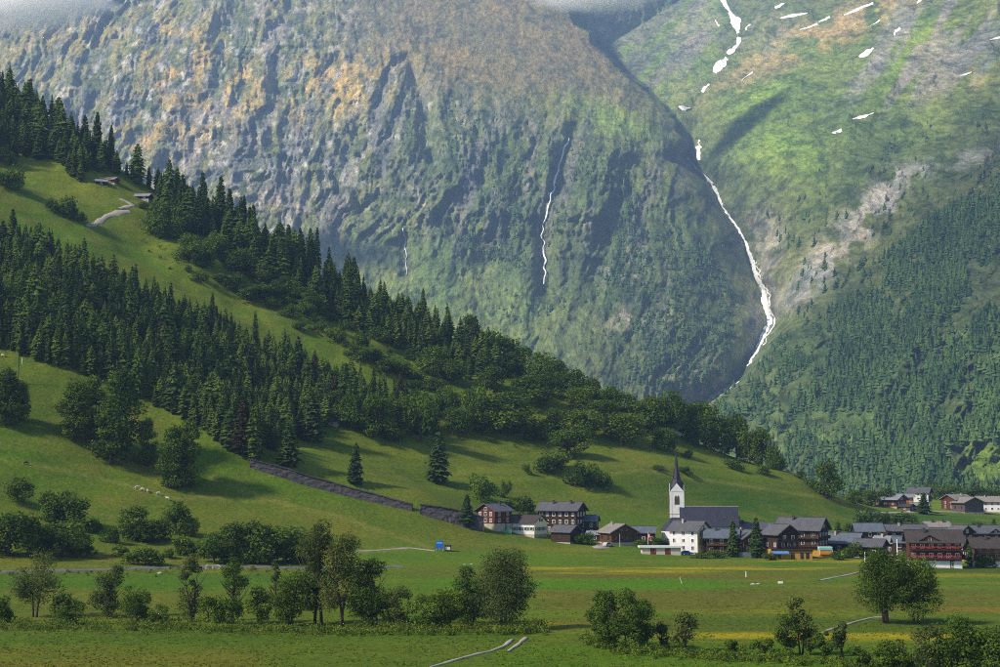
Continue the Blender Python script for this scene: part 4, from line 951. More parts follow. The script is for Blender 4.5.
ground_ribbon('footpath', [(120,209),(127,207),(134,205.5),(128,202),(120,199)], 2.6, 'gravel', 'pale upper bend of the pasture track near the hut', 40, 0.25)
ground_ribbon('road', [(598,549),(603,546),(607,543)], 5.0, 'gravel', 'pale village lane beside the barn', 16)
ground_ribbon('road', [(860,512.5),(920,511.5),(960,512),(1020,514)], 3.0, 'gravel', 'lane in front of the far hamlet', 60)

# ------------------------------------------------------------------ buildings
WIN = {}
def window_mesh(w_, h_):
    k = (round(w_, 2), round(h_, 2))
    if k not in WIN:
        f = MB(); b = 0.11
        f.box(-w_/2-b, w_/2+b, -0.07, 0.05, h_/2, h_/2+b).box(-w_/2-b, w_/2+b, -0.10, 0.05, -h_/2-b, -h_/2)
        f.box(-w_/2-b, -w_/2, -0.07, 0.05, -h_/2, h_/2).box(w_/2, w_/2+b, -0.07, 0.05, -h_/2, h_/2).box(-0.035, 0.035, -0.065, 0.05, -h_/2, h_/2)
        p = MB().box(-w_/2, w_/2, -0.02, 0.04, -h_/2, h_/2)
        s_ = MB().box(-0.25, 0.25, -0.09, -0.035, -h_/2-0.04, h_/2+0.04)
        WIN[k] = (f.mesh('window'), p.mesh('pane'), s_.mesh('shutter'))
    return WIN[k]
def add_window(root, x, y, z, rz, w_=0.95, h_=1.2, shutter=None, frame='white_paint'):
    fm, pm, sm = window_mesh(w_, h_)
    o = link('window', fm, None, root, (x, y, z), rz)
    if not fm.materials: fm.materials.append(M[frame])
    if fm.materials[0] != M[frame]: o.material_slots[0].link = 'OBJECT'; o.material_slots[0].material = M[frame]
    link('pane', pm, M['glass'], o)
    if shutter:
        for s_ in (-1, 1):
            q = link('shutter', sm, M[shutter], o, (s_*(w_/2+0.38), 0, 0))
            if sm.materials[0] != M[shutter]: q.material_slots[0].link = 'OBJECT'; q.material_slots[0].material = M[shutter]
    return o
def gable_roof(L, W, H, rise, over, end, th):
    """two slopes with thickness, ridge along x"""
    mb = MB(); tp = rise/(W/2); ze = H-over*tp
    for s_ in (-1, 1):
        y0, y1 = s_*(W/2+over), 0.0
        prof = [(y0, ze), (y1, H+rise), (y1, H+rise+th), (y0, ze+th)]
        a = [(-L/2-end, y, z+0.02) for y, z in prof]; b = [(L/2+end, y, z+0.02) for y, z in prof]
        if s_ > 0: a, b = b, a
        mb.loft([b, a])
    return mb
def house(name, label, px, py, L, W, H, rot, rise=None, wall='wood_brown', roof='slate', base='stone', base_h=0.0, gable=None, end='r',
          front=(), side=(), shutter=None, frame='white_paint', balc=(), sbalc=(), chimneys=1, over=0.8, flowers=False, door=None, cat='house', dormer=None, group='village houses', back=0.0, th=0.28):
    """ridge along local x. end: which gable ('r' or 'l') the camera sees. front/side: rows of (z, count)"""
    p = hit(px, py)
    r = R(-rot); dep = (abs(math.sin(r))*L+abs(math.cos(r))*W)/2 + back
    cy_ = p[1]+dep; cx_ = p[0]*cy_/p[1]; zb = float(G(cx_, cy_)); z = min(zb, p[2]+1.2) if dep < 14 else p[2]
    z = p[2]+0.25*(z-p[2])
    root = link(name, None, loc=(cx_, cy_, z), rz=r); tag(root, label, cat, group)
    rise = rise if rise is not None else W*0.22
    sx = 1 if end == 'r' else -1
    wb = MB(); prof = [(-W/2, base_h), (W/2, base_h), (W/2, H), (0, H+rise), (-W/2, H)]
    wb.loft([[(-L/2, y, z_) for y, z_ in prof], [(L/2, y, z_) for y, z_ in prof]])
    wb.obj('wall', M[wall], root)
    MB().box(-L/2-0.06, L/2+0.06, -W/2-0.06, W/2+0.06, -4.0, max(base_h, 0.35)).obj('plinth', M[base], root)
    if gable:
        g = MB(); e = 0.07; pr = [(-W/2-0.01, base_h), (W/2+0.01, base_h), (W/2+0.01, H-0.02), (0, H+rise-0.05), (-W/2-0.01, H-0.02)]
        x0, x1 = sorted((sx*L/2-sx*0.02, sx*(L/2+e)))
        g.loft([[(x0, y, z_) for y, z_ in pr], [(x1, y, z_) for y, z_ in pr]]); g.obj('gable_wall', M[gable], root)
    ro = gable_roof(L, W, H, rise, over, over*0.9, th).obj('roof', M[roof], root)
    rc = MB()
    rc.box(-L/2-over*0.9-0.02, L/2+over*0.9+0.02, -0.16, 0.16, H+rise+th-0.05, H+rise+th+0.10); rc.obj('ridge_cap', M[roof], ro)
    for i in range(chimneys):
        cx = L*(0.18 if i == 0 else -0.28)*sx*-1; yy = -W*0.13
        zt = H+rise*(1-abs(yy)/(W/2))
        MB().box(cx-0.32, cx+0.32, yy-0.32, yy+0.32, zt-0.4, H+rise+0.8).box(cx-0.42, cx+0.42, yy-0.42, yy+0.42, H+rise+0.8, H+rise+0.92).obj('chimney', M['drystone' if i or int(px) % 3 else 'stone'], ro)
    if dormer:
        dx, dw = dormer; tp = rise/(W/2); zb_ = H-0.1; hh = rise*0.50
        d = MB(); pr = [(-dw/2, zb_-0.3), (dw/2, zb_-0.3), (dw/2, zb_+hh*0.25), (0, zb_+hh+0.35), (-dw/2, zb_+hh*0.25)]
        y0, y1 = -W/2-0.25, -W*0.05
        d.loft([[(dx+x, y1, z_) for x, z_ in pr], [(dx+x, y0, z_) for x, z_ in pr]]); d.obj('dormer', M[wall], root)
        dr = MB(); t2 = 0.2; sl = (hh*0.75+0.35)/(dw/2); ov = 0.55
        for s_ in (-1, 1):
            pr = [(s_*(dw/2+ov), zb_+hh*0.25-ov*sl), (0, zb_+hh+0.35), (0, zb_+hh+0.35+t2), (s_*(dw/2+ov), zb_+hh*0.25-ov*sl+t2)]
            A = [(dx+x, y0-0.6, z_+0.02) for x, z_ in pr]; B = [(dx+x, y1, z_+0.02) for x, z_ in pr]
            dr.loft([A, B] if s_ > 0 else [B, A])
        dr.obj('dormer_roof', M[roof], root)
        add_window(root, dx, y0, zb_+0.45, 0, 0.8, 0.8, None, frame)
    for z_, n in front:
        for i in range(n):
            add_window(root, -L/2+L*(i+0.5)/n, -W/2, z_, 0, min(0.95, L/n*0.5), 1.15, shutter, frame)
    for z_, n in side:
        ww = W*(0.86 if z_ < H else 0.4)
        for i in range(n):
            add_window(root, sx*(L/2+(0.07 if gable else 0)), -ww/2+ww*(i+0.5)/n, z_, sx*math.pi/2, min(0.95, ww/n*0.5), 1.15, shutter, frame)
    def balcony(x0, x1, z_, face):
        b = MB(); b.box(x0, x1, -1.15, 0.0, z_-0.14, z_); rl = MB()
        rl.box(x0, x1, -1.15, -1.09, z_+0.92, z_+1.0).box(x0, x1, -1.15, -1.09, z_+0.05, z_+0.13)
        n = max(3, int((x1-x0)/0.28))
        for i in range(n+1):
            xx = x0+(x1-x0-0.12)*i/n; rl.box(xx, xx+0.17, -1.14, -1.10, z_+0.1, z_+0.95)
        loc = (0, -W/2, 0) if face == 'f' else (sx*(L/2+(0.07 if gable else 0)), 0, 0); rz = 0 if face == 'f' else sx*math.pi/2
        o = b.obj('balcony', M['wood_dark' if wall != 'wood_dark' else 'wood_brown'], root, loc=loc, rz=rz)
        rl.obj('railing', M['wood_dark' if wall != 'wood_dark' else 'wood_brown'], o)
        if flowers:
            q = np.random.RandomState(int(abs(x0*10)+z_*7)); fb = MB(); k = int((x1-x0)/0.35)
            for i in range(k):
                xx = x0+(x1-x0)*(i+0.5)/k; s_ = q.uniform(0.1, 0.22); zz = z_+0.95+q.uniform(-0.1, 0.12)
                fb.box(xx-s_, xx+s_, -1.38, -1.17, zz-q.uniform(0.15, 0.4), zz+s_)
            fb.obj('flower_box', M['red_flowers'], o)
    for x0, x1, z_ in balc: balcony(x0*L/2, x1*L/2, z_, 'f')
    for x0, x1, z_ in sbalc: balcony(x0*W/2, x1*W/2, z_, 's')
    if door:
        f, t_, mt = door
        loc, rz = ((t_*L/2, -W/2, 0), 0) if f == 'f' else ((sx*(L/2+(0.07 if gable else 0)), t_*W/2, 0), sx*math.pi/2)
        d = MB().box(-0.55, 0.55, -0.06, 0.03, 0.0, 2.1).obj('door', M[mt], root, loc=loc, rz=rz)
        MB().box(0.38, 0.44, -0.13, -0.06, 0.98, 1.06).obj('handle', M['steel'], d)
    return root

house('chalet', 'red-brown log chalet highest on the left beside a grey wall', 494, 531, 9, 9, 6.8, -48, 2.3, 'wood_red', 'slate', 'stone', 2.2, end='l', front=[(3.4, 2), (5.6, 2)], side=[(3.4, 3), (5.6, 3), (7.4, 1)], shutter=None, over=1.0, door=('f', 0.3, 'door_red'))
house('house', 'white house with cream gable and brown roof at the left village end', 526, 537, 12.5, 8.5, 4.9, 34, 2.3, 'plaster_white', 'slate_brown', 'stone', 0.7, 'plaster_cream', 'r', front=[(2.6, 5)], side=[(2.6, 3), (5.6, 1)], shutter='shutter_green', over=0.7)
house('house', 'large dark timber house with two rows of white-framed windows', 562, 538, 15, 10, 9.6, 24, 2.6, 'wood_dark', 'slate', 'plaster_white', 1.2, None, 'r', front=[(2.8, 5), (5.3, 6), (8.0, 6)], side=[(5.3, 3), (8.0, 3)], chimneys=2, over=1.1, back=4)
house('barn', 'small dark barn in front of the large dark timber house', 566, 544, 8, 7, 4.2, 36, 1.9, 'wood_dark', 'slate', 'stone', 0.4, None, 'r', front=[(2.6, 1)], side=[(2.6, 1)], chimneys=0, cat='barn', frame='wood_brown')
house('house', 'dark house with a blue-grey roof just right of the large timber house', 588, 540, 7, 7, 6.4, 12, 1.8, 'wood_dark', 'metal_blue', 'stone', 0.5, None, 'r', front=[(2.4, 2), (4.8, 2)], side=[(4.8, 1)], chimneys=0, back=8)
house('shed', 'low shed with a light blue metal roof left of the barn', 596, 543, 6, 5, 2.8, 15, 1.0, 'wood_dark', 'metal_light', 'stone', 0.3, None, 'r', front=[(1.6, 1)], side=[(1.6, 1)], chimneys=0, cat='shed', over=0.5, back=2)
house('chalet', 'brown gabled barn chalet with pale stone slab roof', 618, 545.5, 10, 10, 4.6, 68, 2.6, 'wood_brown', 'slate_pale', 'stone', 0.9, None, 'r', front=[(2.6, 2)], side=[(2.4, 4), (5.3, 2)], chimneys=1, over=1.0, frame='wood_dark', door=('f', -0.4, 'door_red'))
house('house', 'dark red house with blue-grey roof left of the church', 644, 545.5, 8, 7, 4.4, 8, 1.8, 'wood_red', 'metal_blue', 'stone', 0.5, None, 'r', front=[(2.2, 3)], side=[(2.2, 2)], chimneys=0, back=4)
house('house', 'white house with cream balcony gable in front of the church', 690, 554.5, 10.5, 9, 8.0, 36, 2.6, 'plaster_white', 'slate', 'stone', 0.6, 'plaster_cream', 'r', front=[(2.0, 3), (4.4, 3), (6.8, 3)], side=[(2.0, 2), (4.4, 3), (6.8, 3), (8.9, 1)], sbalc=[(-0.35, 0.6, 5.9), (-0.95, 0.95, 3.4)], chimneys=1, over=1.0, shutter=None)
house('house', 'dark balconied house with blue-grey roof right of the cream gable', 722, 556.5, 10, 9, 6.4, 10, 2.2, 'wood_dark', 'metal_blue', 'stone', 1.0, None, 'r', front=[(2.2, 3), (4.8, 3)], side=[(4.8, 2)], balc=[(-0.95, 0.95, 3.6), (-0.95, 0.95, 1.2)], over=1.2)
house('house', 'brown gable-fronted house between the two slim spruces', 747, 557.5, 8, 8, 6.2, 64, 2.4, 'wood_brown', 'slate', 'plaster_white', 1.6, None, 'r', front=[(2.8, 2), (5.0, 2)], side=[(2.8, 3), (5.2, 2)], sbalc=[(-0.9, 0.9, 3.9)], over=1.0, back=2)
house('house', 'grey-roofed house half hidden behind the left slim spruce', 748, 550, 12, 8, 7.0, -8, 2.2, 'wood_dark', 'slate', 'stone', 0.8, None, 'r', front=[(5.4, 4)], chimneys=1, back=10)
house('house', 'grey-roofed house half hidden behind the right slim spruce', 768, 551, 9, 8, 7.2, 6, 2.0, 'wood_dark', 'metal_blue', 'stone', 0.8, None, 'r', front=[(5.4, 3)], chimneys=0, back=10)
# the big hotel: main block, front wing, ochre ground floor with awnings
ht = house('hotel', 'big dark chalet hotel with ochre ground floor and blue awnings', 803, 557, 14.5, 11, 9.2, 30, 3.4, 'wood_brown', 'slate', 'plaster_yellow', 2.9, None, 'r', front=[(4.4, 4), (7.0, 4)], side=[(4.4, 3), (7.0, 3), (9.8, 2)], balc=[(-0.9, 0.95, 3.2), (-0.9, 0.95, 5.8)], sbalc=[(-0.85, 0.85, 5.8), (-0.6, 0.6, 8.4)], chimneys=1, over=1.3, cat='hotel', back=3.5)
house('house', 'front-gabled hotel wing with cream upper floor and blue awning', 781, 558.5, 9, 7.6, 8.0, 66, 2.6, 'wood_dark', 'slate', 'plaster_yellow', 2.8, None, 'r', front=[(4.2, 2)], side=[(1.5, 3), (4.2, 3), (6.6, 2)], sbalc=[(-0.9, 0.9, 5.2), (-0.9, 0.9, 2.9)], chimneys=0, over=1.1, back=2.0)
house('house', 'grey-roofed house with rust-red lower roof right of the hotel', 843, 556, 12, 9.5, 4.4, 28, 2.8, 'wood_dark', 'metal_blue', 'stone', 0.5, 'wood_red', 'r', front=[(2.4, 3)], side=[(2.0, 3), (4.4, 2)], chimneys=1, over=1.1, back=3)
house('house', 'wide house with plain grey-blue roof behind the maroon gable', 868, 549, 10, 8, 6.2, 2, 2.6, 'wood_dark', 'metal_blue', 'stone', 0.6, None, 'r', front=[(4.8, 3)], chimneys=0, back=12)
house('barn', 'dark barn with long grey roof sloping to the right', 871, 559, 9, 7.5, 4.2, 32, 1.9, 'wood_dark', 'slate', 'stone', 0.5, 'wood_red', 'r', front=[(2.2, 2)], side=[(2.2, 2)], chimneys=0, cat='barn', back=1, over=1.0)
house('house', 'small house with shiny blue-grey roof and orange-brown gable', 888, 557, 8, 7, 4.6, 38, 1.9, 'wood_dark', 'metal_light', 'stone', 0.6, 'wood_orange', 'r', front=[(2.4, 2)], side=[(2.2, 2), (4.4, 1)], chimneys=1, over=0.9, back=4)
house('house', 'long grey roof behind the big red flowered chalet', 906, 549, 15, 9, 6.2, 2, 2.2, 'wood_dark', 'slate', 'stone', 0.8, None, 'r', front=[(4.6, 4)], chimneys=1, back=12)
house('house', 'narrow dark house left of the big red flowered chalet', 903, 561, 5.5, 6.5, 5.6, 8, 1.6, 'wood_dark', 'metal_blue', 'stone', 0.6, None, 'r', front=[(2.4, 2), (4.6, 2)], chimneys=0, back=5)
house('chalet', 'big red-brown chalet with rows of red balcony flowers', 934, 568, 14.6, 9, 7.8, 10, 2.7, 'wood_red', 'slate_brown', 'plaster_white', 2.0, None, 'r', front=[(1.0, 3), (3.6, 6), (6.2, 6)], side=[(3.6, 2), (6.2, 2)], balc=[(-0.97, 0.97, 2.5), (-0.97, 0.97, 5.1)], sbalc=[(-0.8, 0.8, 2.5)], dormer=(-1.6, 5.0), chimneys=1, over=1.2, flowers=True, door=('f', 0.62, 'wood_dark'))
house('house', 'pale-chimneyed house behind the big red flowered chalet', 937, 546, 9, 8, 7.0, 4, 1.8, 'plaster_white', 'slate_pale', 'stone', 0.6, None, 'r', front=[(5.2, 3)], chimneys=2, back=14)
house('house', 'small dark house with pale lean roof right of the red chalet', 965, 562, 5.5, 6, 5.0, 15, 1.6, 'wood_dark', 'slate', 'stone', 0.6, None, 'r', front=[(2.2, 1), (4.2, 2)], chimneys=1, back=6)
house('house', 'dark gabled house behind the green spruce near the right edge', 961, 553, 6.5, 7, 7.0, 60, 2.2, 'wood_dark', 'slate', 'stone', 0.6, None, 'r', side=[(5.0, 2), (7.4, 1)], chimneys=0, back=10)
house('house', 'brown balconied house at the right picture edge', 994, 567.5, 13, 9, 6.0, 6, 2.4, 'wood_brown', 'slate_brown', 'plaster_white', 1.8, None, 'r', front=[(1.0, 3), (3.2, 5), (5.0, 5)], balc=[(-0.97, 0.97, 2.2), (-0.97, 0.97, 4.0)], chimneys=1, over=1.2, back=1)
house('house', 'wide dark grey roof in the second row at the right edge', 985, 552, 15, 9, 6.4, 0, 2.6, 'wood_dark', 'slate', 'stone', 0.8, None, 'r', front=[(4.6, 5)], chimneys=1, back=12, dormer=(2.5, 4.0))
# far hamlet
HG = 'hamlet houses'
house('chalet', 'brown chalet with pale roof, leftmost of the far hamlet', 890, 508, 13, 12, 4.6, 40, 2.2, 'wood_red', 'metal_light', 'stone', 0.6, None, 'r', front=[(2.4, 3)], side=[(2.4, 3), (4.8, 2)], chimneys=0, over=1.6, group=HG)
house('house', 'bright orange timber house in the far hamlet', 904, 505.5, 10, 8, 4.8, 14, 1.4, 'wood_orange', 'metal_light', 'plaster_white', 0.8, None, 'r', front=[(1.8, 3), (3.8, 3)], side=[(2.4, 2)], chimneys=0, over=1.2, group=HG)
house('house', 'dark house with white lower walls behind the hamlet spruce', 920, 503, 12, 9, 6.4, 30, 2.6, 'plaster_white', 'slate', 'plaster_white', 0.6, 'wood_dark', 'r', front=[(2.4, 3), (4.8, 3)], side=[(4.8, 2)], chimneys=1, over=1.2, group=HG, back=6)
house('shed', 'left grey shed below the orange hamlet house', 907, 511.5, 6, 6, 2.6, 40, 1.0, 'wood_grey', 'slate_brown', 'stone', 0.3, None, 'r', front=[(1.6, 1)], side=[(1.6, 1)], chimneys=0, cat='shed', group=HG)
house('shed', 'right grey shed with pale roof below the orange hamlet house', 920, 512, 9, 6, 3.4, 20, 1.0, 'wood_grey', 'metal_light', 'stone', 0.3, None, 'r', front=[(2.0, 2)], side=[(2.0, 1)], chimneys=0, cat='shed', group=HG, door=('f', 0.0, 'plaster_white'))
house('house', 'pale-roofed house with red-brown gable in the right half of the hamlet', 957, 512, 13, 10, 6.6, -30, 2.4, 'plaster_white', 'slate_pale', 'stone', 0.6, 'wood_red', 'l', front=[(2.0, 3), (4.6, 3)], side=[(2.4, 2), (4.6, 2)], chimneys=1, over=1.4, group=HG, back=5)
house('barn', 'dark purple-grey gabled barn on stilts in the right half of the hamlet', 968, 513.5, 11, 12, 5.8, 72, 2.6, 'wood_grey', 'slate_pale', 'stone', 0.5, None, 'r', front=[(3.0, 2)], side=[(3.0, 3), (5.4, 2)], chimneys=0, over=1.2, cat='barn', group=HG, frame='wood_dark')
house('house', 'white house with pale roof at the right end of the hamlet', 990, 513, 13, 10, 6.2, 24, 2.4, 'plaster_white', 'slate_pale', 'stone', 0.6, 'wood_red', 'r', front=[(2.0, 4), (4.6, 4)], side=[(2.4, 2), (4.6, 2)], chimneys=1, over=1.4, group=HG, back=3)
# huts on the slope
HU = 'huts on the slope'
house('hut', 'long grey-roofed hut where the pasture track ends', 142, 200, 10, 6, 2.2, 8, 1.6, 'wood_dark', 'metal_light', 'stone', 0.4, None, 'r', front=[(1.4, 2)], chimneys=0, over=0.8, cat='hut', group=HU)
house('hut', 'small pale-roofed hut at the forest edge above the pasture', 101, 186, 6, 5, 2.6, -20, 1.4, 'wood_dark', 'metal_light', 'stone', 0.4, None, 'l', front=[(1.4, 1)], chimneys=0, over=0.7, cat='hut', group=HU)
house('hut', 'small hut with rusty pinkish roof at the forest edge', 112, 184, 6, 5, 2.6, 15, 1.4, 'wood_red', 'slate_pale', 'stone', 0.4, None, 'r', front=[(1.4, 1)], chimneys=0, over=0.7, cat='hut', group=HU)
house('hut', 'white-walled hut half hidden by spruces in the forest', 292, 430, 8, 6, 3.0, 10, 1.4, 'plaster_white', 'slate', 'plaster_white', 0.4, None, 'r', front=[(1.6, 3)], chimneys=0, over=0.6, cat='hut', group=HU)
house('hut', 'small stone hut with brown roof right of the forest', 334, 427, 4, 4, 2.2, 20, 1.1, 'stone', 'slate_brown', 'stone', 0.4, None, 'r', front=[(1.4, 1)], chimneys=0, over=0.5, cat='hut', group=HU)

# hotel terrace pieces, parts of the hotel
def at_px(px, py, dz=0): p = hit(px, py); return (p[0], p[1], p[2]+dz)
def top_part(root, name, mb, mat, world):
    o = mb.obj(name, M[mat], root); inv = Matrix.Translation(root.location) @ Matrix.Rotation(root.rotation_euler.z, 4, 'Z')
    o.matrix_parent_inverse = inv.inverted(); o.location = world; return o
p = at_px(792, 559.5)
tb = MB().box(-6.5, 6.5, 0, 3.2, -2, 2.3).box(-6.7, 6.7, -0.2, 3.2, 2.3, 2.5)
an = top_part(ht, 'terrace_front', tb, 'plaster_yellow', p)
for i, x in enumerate((-5.4, -4.0, 0.3, 3.2, 5.0)):
    o = MB().box(x-0.55, x+0.55, -0.06, 0.02, 0.2, 2.1).obj('glass_door', M['glass'], an)
for nm, x0, x1, mt in (('awning', -6.6, -1.2, 'blue_cloth'),):
    MB().add([(x0, -2.0, 2.05), (x1, -2.0, 2.05), (x1, -0.02, 2.75), (x0, -0.02, 2.75), (x0, -2.0, 1.8), (x1, -2.0, 1.8), (x1, -0.02, 2.68), (x0, -0.02, 2.68)], [(0,1,2,3), (7,6,5,4), (4,5,1,0), (5,6,2,1), (7,4,0,3)]).obj(nm, M[mt], an)
MB().box(-6.7, 6.7, -0.32, -0.22, 2.5, 3.35).obj('railing', M['wood_dark'], an)
p = at_px(826, 557.5)
kio = link('kiosk', None, loc=p); tag(kio, 'orange awning stall with turquoise top band right of the hotel', 'kiosk')
MB().box(-2.1, 2.1, 0, 2.4, -0.6, 2.5).obj('body', M['orange_cloth'], kio); MB().box(-2.15, 2.15, -0.1, 2.45, 2.5, 3.3).obj('band', M['turquoise'], kio)
MB().box(-2.2, 2.2, -0.14, 2.5, 3.3, 3.5).obj('roof', M['white_paint'], kio); MB().box(-2.0, 2.0, -0.7, -0.02, 1.0, 1.12).obj('counter', M['wood_orange'], kio)
for s_ in (-2.1, 2.1): MB().box(s_-0.05, s_+0.05, -0.75, -0.65, -0.6, 2.5).obj('post', M['white_paint'], kio)
# garage
p = at_px(661, 554.5); gr = link('garage', None, loc=p); tag(gr, 'low cream flat-roofed garage with dark red doors', 'garage')
MB().box(-6.2, 6.6, 0, 5, -1.5, 2.2).obj('wall', M['concrete'], gr); MB().box(-7.2, 6.9, -0.6, 5.3, 2.2, 2.75).obj('roof', M['plaster_white'], gr)
for x in (-2.6, 2.2):
    d = MB().box(x-0.9, x+0.9, -0.07, 0.03, 0.0, 2.0).obj('door', M['door_red'], gr); MB().box(x+0.5, x+0.7, -0.12, -0.07, 0.95, 1.05).obj('handle', M['steel'], d)

# ------------------------------------------------------------------ church
def church():
    p = hit(698, 549); Y = p[1]+16; X = p[0]/p[1]*Y; z = p[2]+0.6; k = Y/FPX
    root = link('church', None, loc=(X, Y, z), rz=R(-6)); tag(root, 'white village church with dark nave roof and needle spire', 'church')
    L, W, H, rise = 20.0, 11.0, 7.4, 6.2
    wb = MB(); prof = [(-W/2, -3), (W/2, -3), (W/2, H), (0, H+rise), (-W/2, H)]
    wb.loft([[(-6, y, q) for y, q in prof], [(L-6, y, q) for y, q in prof]]); wb.obj('wall', M['plaster_white'], root)
    rf = gable_roof(L, W, H, rise, 0.7, 0.5, 0.3).obj('roof', M['slate_dark'], root); rf.location = (L/2-6, 0, 0)
    MB().box(-10.6, 10.6, -0.14, 0.14, H+rise+0.28, H+rise+0.42).obj('ridge_cap', M['steel'], rf)
    for x in (5.6, 8.4): MB().add([(x-0.5, -3.4, H+2.2), (x+0.5, -3.4, H+2.2), (x+0.5, -3.4, H+3.0), (x-0.5, -3.4, H+3.0), (x-0.5, -1.6, H+3.3), (x+0.5, -1.6, H+3.3), (x, -3.5, H+3.6), (x, -1.4, H+3.7)], [(0,1,2,3), (3,2,6), (0,3,4), (1,5,2), (3,6,7,4), (6,2,5,7)]).obj('roof_hatch', M['slate'], rf)
    # polygonal choir on the left, lower
    cw, ch_, cr = 8.0, 5.6, 4.6
    ring = [(-6.05, -cw/2), (-10, -cw/2), (-13, -cw/5), (-13, cw/5), (-10, cw/2), (-6.05, cw/2)]
    MB().loft([[(x, y, -3) for x, y in ring], [(x, y, ch_) for x, y in ring]]).obj('choir_wall', M['plaster_white'], root)
    e = 1.1; V = [(x*1.0-(0.5 if x < -9 else 0), y*e, ch_-0.15) for x, y in ring]+[(-6.05, 0, ch_+cr), (-9.5, 0, ch_+cr)]
    MB().add(V, [(0,6,7,1), (1,7,2), (2,7,3), (3,7,4), (4,7,6,5), (0,1,2,3,4,5)]).obj('choir_roof', M['slate_dark'], root)
    def arched(parent, x, y, zz, rz, w_, h_, twin=False):
        for dx in ((-0.42, 0.42) if twin else (0,)):
            ww = w_*(0.42 if twin else 1); pts = [(-ww/2, 0), (ww/2, 0), (ww/2, h_*0.7), (ww*0.3, h_*0.9), (0, h_), (-ww*0.3, h_*0.9), (-ww/2, h_*0.7)]
            c, s_ = math.cos(rz), math.sin(rz)
            fr = MB().loft([[(q*1.35+dx, -0.06, r_*1.07-0.12) for q, r_ in pts], [(q*1.35+dx, 0.05, r_*1.07-0.12) for q, r_ in pts]]).obj('window', M['stone'], parent, loc=(x, y, zz), rz=rz)
            MB().loft([[(q+dx, -0.09, r_) for q, r_ in pts], [(q+dx, -0.05, r_) for q, r_ in pts]]).obj('pane', M['glass'], fr)
    for x in (-4, -0.2, 3.6, 7.4, 11.2): arched(root, x, -W/2, 2.2, 0, 1.2, 4.0)
    arched(root, -8.2, -cw/2, 1.6, 0, 1.0, 3.2)
    # tower
    tx, ty, tw, th = -7.3, 2.2, 5.0, 19.2
    tp = px_top = None
    t = MB().box(tx-tw/2, tx+tw/2, ty-tw/2, ty+tw/2, -3, th).obj('tower', M['plaster_white'], root)
    for zz in (11.0,): MB().box(tx-tw/2-0.1, tx+tw/2+0.1, ty-tw/2-0.1, ty+tw/2+0.1, zz, zz+0.25).obj('string_course', M['stone'], t)
    for sx in (-1, 1):
        for sy in (-1, 1):
            x0 = tx+sx*(tw/2-0.28); y0 = ty+sy*(tw/2-0.28); MB().box(x0-0.36, x0+0.36, y0-0.36, y0+0.36, -3, th-0.05).obj('corner_pier', M['plaster_white'], t)
    gh = 3.0
    for i in range(4):
        a = i*math.pi/2; g = MB().loft([[(-tw/2, -tw/2-0.08, th), (tw/2, -tw/2-0.08, th), (0, -tw/2-0.08, th+gh)], [(-tw/2, -tw/2+0.35, th), (tw/2, -tw/2+0.35, th), (0, -tw/2+0.35, th+gh)]])
        g.obj('gable', M['plaster_white'], t, loc=(tx, ty, 0), rz=a)
        arched(t, tx+math.sin(a)*tw/2, ty-math.cos(a)*tw/2, 14.6, a, 1.9, 3.2, True)
    for sx in (-1, 1):
        for sy in (-1, 1): MB().tube([(tx+sx*tw/2, ty+sy*tw/2, th), (tx+sx*tw/2, ty+sy*tw/2, th+1.8), (tx+sx*tw/2, ty+sy*tw/2, th+2.6)], [0.16, 0.14, 0.02], 6).obj('pinnacle', M['steel'], t)
    # octagonal needle spire rising out of the four gables
    def ring8(r, zz): return [(tx+r*math.cos(math.pi/8+j*math.pi/4), ty+r*math.sin(math.pi/8+j*math.pi/4), zz) for j in range(8)]
    q = tw/2-0.02; base = [(tx-q, ty-q, th+0.05), (tx, ty-q, th+gh+0.05), (tx+q, ty-q, th+0.05), (tx+q, ty, th+gh+0.05), (tx+q, ty+q, th+0.05), (tx, ty+q, th+gh+0.05), (tx-q, ty+q, th+0.05), (tx-q, ty, th+gh+0.05)]
    r2 = [(tx+q*math.cos(-3*math.pi/4+j*math.pi/4), ty+q*math.sin(-3*math.pi/4+j*math.pi/4), th+4.4) for j in range(8) for q in (1.55,)]
    r3 = [(tx+q*math.cos(-3*math.pi/4+j*math.pi/4), ty+q*math.sin(-3*math.pi/4+j*math.pi/4), th+9.0) for j in range(8) for q in (0.62,)]
    r4 = [(tx+q*math.cos(-3*math.pi/4+j*math.pi/4), ty+q*math.sin(-3*math.pi/4+j*math.pi/4), th+15.0) for j in range(8) for q in (0.07,)]
    sp = MB().loft([base, r2, r3, r4]).obj('spire', M['spire'], t)
    MB().box(tx-0.05, tx+0.05, ty-0.05, ty+0.05, th+14.9, th+17.4).box(tx-0.4, tx+0.4, ty-0.045, ty+0.045, th+16.4, th+16.55).obj('cross', M['spire'], sp)
church()

